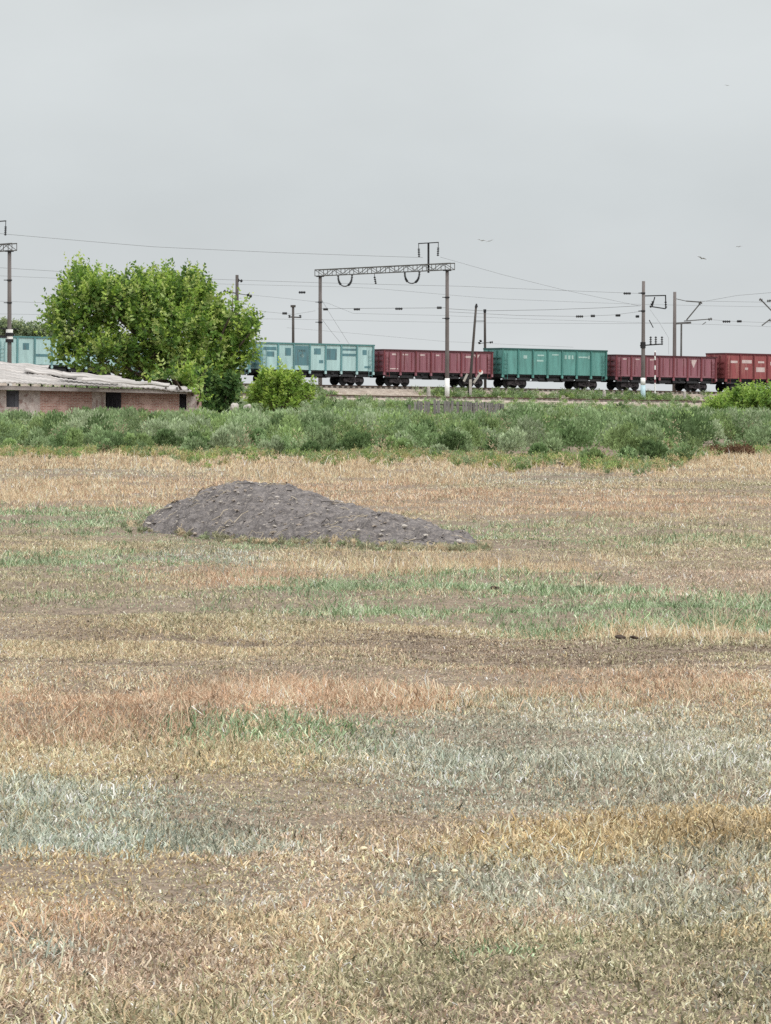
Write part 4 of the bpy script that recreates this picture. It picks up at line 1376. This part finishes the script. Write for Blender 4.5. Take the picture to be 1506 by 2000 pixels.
# dry stems and roots mixed into the heap
mb = MB()
for i in range(420):
    x = rr.uniform(-3.6, 1.2); y = rr.uniform(43.0, 51.0)
    z, m_ = SURF(x, y)
    if m_ < 0.5: continue
    a = rr.uniform(-0.7, 0.7) + (PI if rr.random() < 0.5 else 0); ln = rr.uniform(0.06, 0.22)
    pts = []
    for q in range(4):
        xx, yy = x + math.cos(a) * ln * q / 3, y + math.sin(a) * ln * q / 3
        a += rr.uniform(-0.5, 0.5)
        pts.append((xx, yy, SURF(xx, yy)[0] + 0.012 + 0.02 * (q in (1, 2)) * rr.random()))
    mb.tube(pts, rr.uniform(0.003, 0.006), 5, rr.choice([0, 0, 1]))
tag(mb.build('heap_litter', [mat('dry_stems', (0.50, 0.44, 0.34), (0.34, 0.29, 0.22), 9), M['wood']]), kind='stuff')

# scruffy grass along the foot of the heap
n = 300
px = RNG.uniform(240, 960, n)
fy = np.interp(px, [240, 280, 450, 550, 650, 800, 900, 960], [1036, 1040, 1055, 1061, 1064, 1076, 1080, 1080]) + RNG.normal(size=n) * 4
d = EYE * F / (fy - HY)
weeds(n, 'foot_grass', ((px - 753) * d / F, d), RNG.uniform(0.03, 0.10, n), 36, 0.04, [(.30, .35, .21), (.46, .42, .29), (.34, .34, .22), (.54, .45, .31)])

# dark clods and pale stones in the field
for px, py, w, lab in ((1212, 1258, 13, 'dark clod on the bare track, left one of a touching pair'), (1238, 1259, 11, 'dark clod on the bare track, right one of a touching pair'),
                       (965, 1165, 13, 'dark earth clod in the green strip right of centre'), (1132, 1153, 11, 'dark earth clod at the upper right edge of the green strip'),
                       (1095, 911, 16, 'reddish brown clod lying in front of the weed belt'), (1102, 1267, 6, 'tiny dark clod left of the touching pair on the bare track')):
    d = EYE * F / (py - HY)
    p_ = at(px, py, d); p_.z = float(field_z(p_.x, p_.y))
    k = w * d / F * 0.72
    p_.z += 0.02
    mb = MB(); mb.blob((0, 0, k * 0.25), (k, k * 0.8, k * 0.42), int(px), 2, 0.4); mb.blob((k * 0.7, 0, k * 0.15), (k * 0.5, k * 0.5, k * 0.28), int(px) + 1, 2, 0.4)
    tag(mb.build('earth_clod', M['clod'], loc=p_), lab, 'clod of earth')
for px, py, w, lab in ((711, 1674, 9, 'cream pebble in grass, left one of the upper pair'), (740, 1682, 10, 'cream pebble in grass, right one of the upper pair'),
                       (849, 1721, 7, 'cream pebble in grass, left of the middle trio'), (887, 1722, 9, 'cream pebble in grass, right of the middle trio'),
                       (860, 1736, 8, 'cream pebble in grass, lowest of the middle trio'), (803, 1862, 8, 'single cream pebble in the nearest grass')):
    d = EYE * F / (py - HY)
    p_ = at(px, py, d); p_.z = float(field_z(p_.x, p_.y)) + 0.022
    k = w * d / F * 0.8
    mb = MB(); mb.blob((0, 0, k * 0.1), (k, k * 0.8, k * 0.5), int(px), 2, 0.3)
    tag(mb.build('pebble', M['cream'], loc=p_), lab, 'pebble')


# ------------------------------------------------------------------ the grass of the field
# types: colours (list), height, lean, width factor
TY = {
    'tan':   ([(.71, .56, .365), (.62, .48, .305), (.78, .66, .46), (.36, .275, .18), (.53, .465, .295)], .034, 1.3, 1.0),
    'olive': ([(.54, .50, .32), (.62, .57, .385), (.38, .37, .225), (.67, .59, .40), (.24, .23, .135)], .036, 1.2, 1.0),
    'green': ([(.34, .45, .27), (.41, .53, .335), (.23, .34, .17), (.50, .56, .38), (.14, .205, .10)], .056, .9, 1.1),
    'orange': ([(.73, .515, .355), (.65, .44, .295), (.77, .60, .44), (.43, .275, .175), (.72, .59, .43)], .050, .8, .85),
    'sage':  ([(.54, .555, .44), (.61, .615, .495), (.39, .41, .32), (.69, .64, .51), (.245, .235, .175)], .037, 1.0, 1.0),
    'blue':  ([(.475, .53, .44), (.56, .61, .52), (.36, .415, .335), (.63, .63, .51), (.215, .235, .18)], .038, .95, 1.0),
    'gold':  ([(.68, .53, .30), (.73, .59, .36), (.50, .37, .19), (.69, .575, .375), (.32, .24, .13)], .040, 1.2, 1.0),
    'pink':  ([(.70, .54, .41), (.62, .475, .355), (.76, .63, .495), (.38, .27, .195), (.60, .51, .39)], .032, 1.4, 1.0),
    'bare':  ([(.19, .145, .105), (.24, .185, .14), (.14, .105, .075), (.36, .29, .22)], .018, 1.7, 1.1),
    'straw': ([(.77, .60, .395), (.70, .53, .345), (.80, .665, .465), (.47, .335, .205), (.66, .555, .375)], .090, .6, .9),
}
NAMES = list(TY)
# zones in photo pixels: (x, y, rx, ry, type, weight)
Z = [
    (750, 905, 1200, 16, 'straw', 2.5), (230, 922, 200, 12, 'sage', 2.2), (300, 965, 560, 24, 'orange', 2.6), (120, 965, 260, 22, 'straw', 2.0), (1100, 985, 480, 22, 'orange', 2.6),
    (1050, 935, 190, 14, 'sage', 2.4), (1420, 915, 160, 20, 'straw', 3), (1450, 960, 140, 14, 'olive', 2), (700, 935, 300, 14, 'straw', 1.5),
    (90, 1010, 260, 20, 'green', 2.60), (270, 1040, 160, 18, 'green', 2.80), (620, 1062, 240, 9, 'green', 1.60), (1250, 1040, 360, 34, 'olive', 3.0), (960, 1045, 160, 16, 'green', 1.30), (1050, 1065, 240, 8, 'green', 1.50),
    (420, 1096, 110, 18, 'blue', 4.5), (430, 1131, 140, 20, 'orange', 4.5), (150, 1080, 180, 25, 'tan', 1.6), (200, 1130, 220, 22, 'olive', 1.8), (190, 1125, 130, 12, 'green', 1.60), (900, 1105, 320, 22, 'straw', 1.6), (1300, 1110, 260, 40, 'pink', 1.4),
    (640, 1153, 150, 12, 'green', 6.66), (860, 1143, 180, 14, 'green', 4.70), (1040, 1160, 160, 18, 'green', 3.92), (1250, 1203, 290, 18, 'green', 6.66), (1440, 1195, 140, 20, 'green', 4.70), (720, 1195, 120, 11, 'green', 3.13), (250, 1180, 300, 28, 'olive', 2.6), (1350, 1150, 200, 20, 'pink', 2.0),
    (1150, 1262, 460, 13, 'bare', 0.9), (1300, 1290, 320, 12, 'bare', 0.9), (950, 1280, 300, 9, 'bare', 0.9), (200, 1272, 300, 12, 'tan', 2.0), (1400, 1240, 200, 10, 'straw', 1.6), (900, 1235, 300, 10, 'tan', 2.0),
    (900, 1310, 1000, 14, 'pink', 1.6), (250, 1325, 300, 6, 'bare', 0.9), (330, 1370, 460, 40, 'orange', 3.4), (640, 1390, 160, 34, 'orange', 3.2), (90, 1390, 200, 36, 'orange', 1.6), (1240, 1345, 300, 26, 'orange', 1.5), (1100, 1330, 500, 22, 'pink', 1.4),
    (560, 1440, 190, 34, 'green', 1.7), (470, 1470, 140, 26, 'olive', 2.2), (1130, 1450, 420, 70, 'sage', 3.6), (1250, 1500, 320, 70, 'sage', 2.6), (880, 1495, 150, 50, 'blue', 3.2), (1180, 1520, 160, 40, 'blue', 1.8), (700, 1500, 160, 60, 'sage', 1.6), (1400, 1490, 150, 80, 'olive', 1.4),
    (250, 1470, 360, 40, 'tan', 2.4), (240, 1520, 300, 20, 'gold', 1.2), (200, 1610, 330, 62, 'blue', 3.2), (60, 1600, 160, 60, 'sage', 2.0), (460, 1625, 160, 42, 'sage', 2.6), (650, 1610, 220, 50, 'pink', 1.8),
    (1180, 1640, 260, 44, 'gold', 3.2), (1420, 1610, 160, 50, 'gold', 2.0), (800, 1620, 240, 30, 'tan', 2.2), (950, 1730, 180, 40, 'sage', 2.2), (1250, 1760, 300, 56, 'sage', 3.6), (1450, 1740, 120, 60, 'sage', 2), (1050, 1790, 160, 40, 'pink', 1.4), (500, 1760, 110, 30, 'sage', 1.8),
    (160, 1710, 260, 30, 'gold', 1.4), (300, 1730, 200, 24, 'olive', 1.8), (150, 1810, 230, 40, 'orange', 0.7), (280, 1850, 260, 40, 'pink', 2.4), (130, 1840, 60, 26, 'blue', 2.4), (700, 1830, 360, 60, 'tan', 1.6), (820, 1840, 110, 30, 'pink', 2.0), (900, 1900, 200, 50, 'olive', 1.6), (970, 1880, 80, 26, 'green', 1.20),
    (700, 1215, 500, 12, 'olive', 2.0), (160, 1100, 260, 12, 'green', 1.8), (130, 1165, 200, 9, 'green', 1.5), (380, 1180, 200, 10, 'green', 1.2), (1130, 1455, 420, 60, 'blue', 1.2), (1100, 1030, 300, 12, 'green', 1.2), (1350, 1060, 200, 10, 'green', 1.2), (1000, 1090, 700, 20, 'olive', 1.6), (150, 1050, 300, 30, 'olive', 2.2), (600, 1100, 200, 16, 'tan', 1.5),
    (1200, 1250, 500, 6, 'bare', 0.9), (1100, 1275, 560, 6, 'bare', 0.9), (1250, 1302, 420, 5, 'bare', 0.9), (250, 1240, 420, 5, 'bare', 0.9), (650, 1256, 360, 5, 'bare', 0.9), (160, 1296, 200, 4, 'bare', 0.9), (300, 1328, 260, 3, 'bare', 0.9), (180, 1185, 260, 3, 'bare', 0.9), (520, 1170, 160, 3, 'bare', 0.9), (1050, 1060, 350, 3, 'bare', 0.9),
    (100, 1525, 160, 4, 'bare', 2.5), (180, 1508, 120, 3, 'bare', 2.5), (880, 1633, 90, 4, 'bare', 2.0), (320, 1935, 200, 5, 'bare', 2.0),
    (60, 1975, 180, 28, 'bare', 3.0), (1150, 1870, 200, 30, 'olive', 1.6), (1420, 1840, 100, 20, 'gold', 2.0), (1450, 1950, 120, 50, 'sage', 2.0), (1000, 1985, 300, 20, 'pink', 1.6), (300, 1985, 160, 20, 'olive', 1.6),
]


def smooth_noise(x, y, seed, f):
    r = np.random.default_rng(seed)
    q = np.zeros_like(x)
    for _ in range(8):
        a = r.uniform(0, 2 * PI); k = f * r.uniform(.5, 1.6)
        q += np.sin(k * (x * math.cos(a) + y * math.sin(a)) + r.uniform(0, 6.28))
    return q / 2.8


def zone_pick(x, y):
    n = len(x)
    px = 753 + F * x / y + smooth_noise(x, y, 1, 2.0) * 48 + RNG.normal(size=n) * 42
    py = HY + EYE * F / y
    sc = (py - HY) / 500.0
    py = py + (smooth_noise(x, y, 2, 3.0) * 9 + RNG.normal(size=n) * 10) * np.clip(sc, 0.25, 1.6)
    W_ = np.zeros((len(NAMES), n))
    W_[NAMES.index('tan')] = 0.75 + 0.5 * smooth_noise(x, y, 3, 1.1)
    W_[NAMES.index('olive')] = 0.6 + 0.5 * smooth_noise(x, y, 4, 1.4)
    W_[NAMES.index('pink')] = 0.25 + 0.35 * smooth_noise(x, y, 5, 1.7)
    W_[NAMES.index('sage')] = 0.02 + 0.35 * smooth_noise(x, y, 6, 1.3) * (py > 1380)
    W_[NAMES.index('gold')] = 0.02 + 0.3 * smooth_noise(x, y, 7, 1.9) * (py > 1380)
    for (zx, zy, rx, ry, t, w) in Z:
        w = w * {'sage': 0.85, 'blue': 0.9}.get(t, 1.0)
        r2 = ((px - zx) / rx) ** 2 + ((py - zy) / ry) ** 2
        W_[NAMES.index(t)] += w * np.exp(-r2 ** 1.5 * 1.1)
    W_ = np.clip(W_, 0, None) ** 1.65
    W_ /= W_.sum(0)
    cum = np.cumsum(W_, 0)
    t_ = (RNG.random(n)[None, :] > cum).sum(0).clip(0, len(NAMES) - 1)
    t_[RNG.random(n) < 0.95 * rut_at(x, y)] = NAMES.index('bare')
    return t_


COLS = np.array([TY[k][0] + [TY[k][0][0]] * (5 - len(TY[k][0])) for k in NAMES])
HS = np.array([TY[k][1] for k in NAMES]); LE = np.array([TY[k][2] for k in NAMES]); WF = np.array([TY[k][3] for k in NAMES])


def grass_band(d0, d1, n, tuft, side=False):
    """n blades in tufts between two distances"""
    nt_ = n // tuft
    y = np.sqrt(RNG.uniform(d0 ** 2, d1 ** 2, nt_))
    inner = 0.104 * y + 0.65
    x = RNG.uniform(-1, 1, nt_) * inner
    if side:                                   # sparser grass to the left and right of the path in view
        x = np.sign(x) * (inner + RNG.random(nt_) * (5.5 + 0.03 * y))
    ty = zone_pick(x, y)
    px = 753 + F * x / y
    edge = EYE * F / (np.interp(px, EX, EY) - HY)
    ok = y < edge + 6
    # sparse on the bare wheel tracks
    ok &= ~((NAMES.index('bare') == ty) & (RNG.random(nt_) < 0.15))
    # not on the mound
    mx, my = x + 0.80, y - 47.0
    mz = np.array([SURF(a, b)[1] if abs(a + 0.80) < 3.2 and 40 < b < 54 else 0.0 for a, b in zip(x, y)]) if d0 < 54 and d1 > 41 else np.zeros(nt_)
    ok &= (mz < 0.35) | ((mz < 0.9) & (RNG.random(nt_) < 0.25))
    x, y, ty = x[ok], y[ok], ty[ok]
    nt_ = len(x)
    far = np.clip(y / 60.0, 0, 2)
    sig = 0.012 + 0.0011 * y
    short = np.isin(ty, [NAMES.index(k) for k in ('tan', 'olive', 'pink', 'bare')])
    th = HS[ty] * np.where(short, np.interp(y, [14, 19, 22, 31, 35, 60], [.9, .9, .85, .9, 1.1, 1.5]), np.interp(y, [14, 22, 60], [1.0, 1.15, 1.5])) * RNG.lognormal(0, 0.35, nt_) * (0.75 + 0.35 * smooth_noise(x, y, 21, 2.4).clip(-1, 1))
    th = np.where(ty == NAMES.index('bare'), 0.02 * RNG.uniform(0.6, 1.4, nt_), th)
    th = np.where((y < 36) & (rut_at(x, y + 0.12) + rut_at(x, y + 0.32) > 0.45), np.minimum(th, 0.016), th)
    yf = (y - 47.0) + 1.40 * (x + 0.8) - 0.45
    th = np.where((np.abs(x + 0.6) < 2.8) & (yf < 0) & (yf > -5.0), th * 0.45, th)
    X = np.repeat(x, tuft) + RNG.normal(size=nt_ * tuft) * np.repeat(sig, tuft)
    Y = np.repeat(y, tuft) + RNG.normal(size=nt_ * tuft) * np.repeat(sig, tuft)
    TYP = np.repeat(ty, tuft)
    N = len(X)
    h = np.repeat(th, tuft) * RNG.uniform(0.5, 1.2, N)
    tall = RNG.random(N) < 0.0025
    h = np.where(tall, h * RNG.uniform(1.8, 3.0, N), h)
    zg = field_z(X, Y)
    phi = RNG.uniform(0, 2 * PI, N)
    le = LE[TYP] * RNG.uniform(0.1, 1.5, N)
    le = np.where(tall, le * 0.35, le)
    ps = RNG.uniform(-0.9, 0.9, N)
    wd = np.maximum(0.0054, 0.00015 * Y) * WF[TYP] * RNG.uniform(0.6, 1.4, N)
    wd = np.where(tall, wd * 0.7, wd)
    if side: wd = wd * 1.7
    cw, sw = np.cos(ps) * wd / 2, np.sin(ps) * wd / 2
    dx, dy = np.cos(phi), np.sin(phi)
    b = np.stack([X, Y, zg - 0.004], 1)
    side = np.stack([cw, sw, np.zeros(N)], 1)
    curl = RNG.normal(size=N) * 0.4
    mid = b + np.stack([dx * h * le * 0.35 + dy * h * curl, dy * h * le * 0.35 - dx * h * curl, h * np.clip(0.66 - 0.12 * le, 0.3, 0.62)], 1)
    tip = b + np.stack([dx * h * le, dy * h * le, h * np.clip(1.1 - 0.5 * le, 0.05, 1.1)], 1)
    V = np.stack([b - side, b + side, mid - side * 0.85, mid + side * 0.85, tip], 1).reshape(-1, 3)
    i = np.arange(N) * 5
    tris = np.concatenate([np.stack([i, i + 1, i + 3], 1), np.stack([i, i + 3, i + 2], 1), np.stack([i + 2, i + 3, i + 4], 1)])
    tone = RNG.lognormal(-0.03, 0.24, nt_) * (1 + 0.16 * smooth_noise(x * 1.0, y * 0.35, 31, 6.0).clip(-1.3, 1.3) + 0.10 * smooth_noise(x * 0.5, y * 0.5, 33, 2.5).clip(-1.3, 1.3))
    tc = COLS[ty, RNG.integers(0, 5, nt_)] * tone[:, None]
    c = np.repeat(tc, tuft, 0) * RNG.lognormal(-0.03, 0.28, (N, 1))
    mixr = RNG.random(N) < 0.3
    c[mixr] = COLS[TYP[mixr], RNG.integers(0, 5, mixr.sum())]
    c[tall] = np.array([(.66, .57, .42), (.60, .53, .36), (.55, .55, .40)])[RNG.integers(0, 3, tall.sum())]
    C = np.repeat(c, 5, 0)
    return V, tris, np.clip(C, 0.01, 0.84)


VS, TS, CS, off = [], [], [], 0
for (d0, d1, n, tf) in ((8.2, 13, 150000, 5), (13, 19, 150000, 5), (19, 29, 270000, 5), (29, 48, 190000, 5), (48, 80, 140000, 4), (80, 142, 150000, 4),
                        (7, 13, -140000, 5), (13, 22, -170000, 5), (22, 50, -130000, 5), (50, 142, -120000, 4)):
    v, t, c = grass_band(d0, d1, abs(n), tf, n < 0)
    VS.append(v); TS.append(t + off); CS.append(c); off += len(v)
tag(np_mesh('dry_grass', np.concatenate(VS), np.concatenate(TS), np.concatenate(CS), M['grass']), kind='stuff')
del VS, TS, CS

# ------------------------------------------------------------------ light, sky, camera
SUN_EL, SUN_AZ = math.radians(52), math.radians(130)   # azimuth from +Y towards +X: right and behind the viewer
w = bpy.data.worlds.new('World'); SC.world = w; w.use_nodes = True
nt = w.node_tree
bg = nt.nodes['Background']
sky = nt.nodes.new('ShaderNodeTexSky')
sky.sky_type = 'NISHITA'; sky.sun_disc = False
sky.sun_elevation = SUN_EL; sky.sun_rotation = SUN_AZ
sky.air_density = 1.0; sky.dust_density = 6.0; sky.ozone_density = 1.0
sc_ = nt.nodes.new('ShaderNodeVectorMath'); sc_.operation = 'SCALE'; sc_.inputs['Scale'].default_value = 0.06
nt.links.new(sky.outputs[0], sc_.inputs[0])
tc = nt.nodes.new('ShaderNodeTexCoord'); sx = nt.nodes.new('ShaderNodeSeparateXYZ')
nt.links.new(tc.outputs['Generated'], sx.inputs[0])
rp = nt.nodes.new('ShaderNodeValToRGB')
nt.links.new(sx.outputs['Z'], rp.inputs['Fac'])
cr = rp.color_ramp
cr.elements[0].position = 0.0; cr.elements[0].color = (0.735, 0.765, 0.775, 1)
cr.elements[1].position = 1.0; cr.elements[1].color = (2.0, 2.0, 1.98, 1)
for p_, c_ in ((0.05, (0.665, 0.71, 0.725)), (0.10, (0.72, 0.76, 0.77)), (0.25, (1.0, 1.02, 1.03)), (0.5, (1.55, 1.56, 1.56))):
    e = cr.elements.new(p_); e.color = (*c_, 1)
mx = nt.nodes.new('ShaderNodeMix'); mx.data_type = 'RGBA'; mx.inputs[0].default_value = 0.92
cn = nt.nodes.new('ShaderNodeTexNoise'); cn.inputs['Scale'].default_value = 9.0; cn.inputs['Detail'].default_value = 5
mpc = nt.nodes.new('ShaderNodeMapping'); mpc.inputs['Scale'].default_value = (1, 1, 2.2)
nt.links.new(tc.outputs['Generated'], mpc.inputs[0]); nt.links.new(mpc.outputs[0], cn.inputs['Vector'])
mr = nt.nodes.new('ShaderNodeMapRange'); mr.inputs[1].default_value = 0.3; mr.inputs[2].default_value = 0.7
mr.inputs[3].default_value = 0.94; mr.inputs[4].default_value = 1.06
nt.links.new(cn.outputs['Fac'], mr.inputs[0])
cs = nt.nodes.new('ShaderNodeVectorMath'); cs.operation = 'SCALE'
nt.links.new(rp.outputs[0], cs.inputs[0]); nt.links.new(mr.outputs[0], cs.inputs['Scale'])
nt.links.new(sc_.outputs[0], mx.inputs[6]); nt.links.new(cs.outputs[0], mx.inputs[7])
nt.links.new(mx.outputs[2], bg.inputs['Color'])
bg.inputs['Strength'].default_value = 1.0

sl = bpy.data.lights.new('sun', 'SUN'); sl.energy = 1.5; sl.angle = math.radians(12); sl.color = (1, 0.965, 0.92)
so = bpy.data.objects.new('sun', sl); COL.objects.link(so)
dirv = Vector((math.sin(SUN_AZ) * math.cos(SUN_EL), math.cos(SUN_AZ) * math.cos(SUN_EL), math.sin(SUN_EL)))
so.rotation_euler = dirv.to_track_quat('Z', 'Y').to_euler()

cam = bpy.data.cameras.new('camera')
cam.sensor_fit = 'HORIZONTAL'; cam.sensor_width = 36.0; cam.lens = 36.0 * F / 1506.0
cam.shift_y = (HY - 1000.0) / 1506.0
cam.clip_start = 0.5; cam.clip_end = 20000
co = bpy.data.objects.new('camera', cam); COL.objects.link(co)
co.location = (0, 0, EYE); co.rotation_euler = (PI / 2, 0, 0)
SC.camera = co
SC.view_settings.view_transform = 'Standard'; SC.view_settings.look = 'None'
SC.view_settings.exposure = 0.0; SC.view_settings.gamma = 1.0
SC.cycles.use_denoising = False
SC.cycles.max_bounces = 6; SC.cycles.transparent_max_bounces = 8
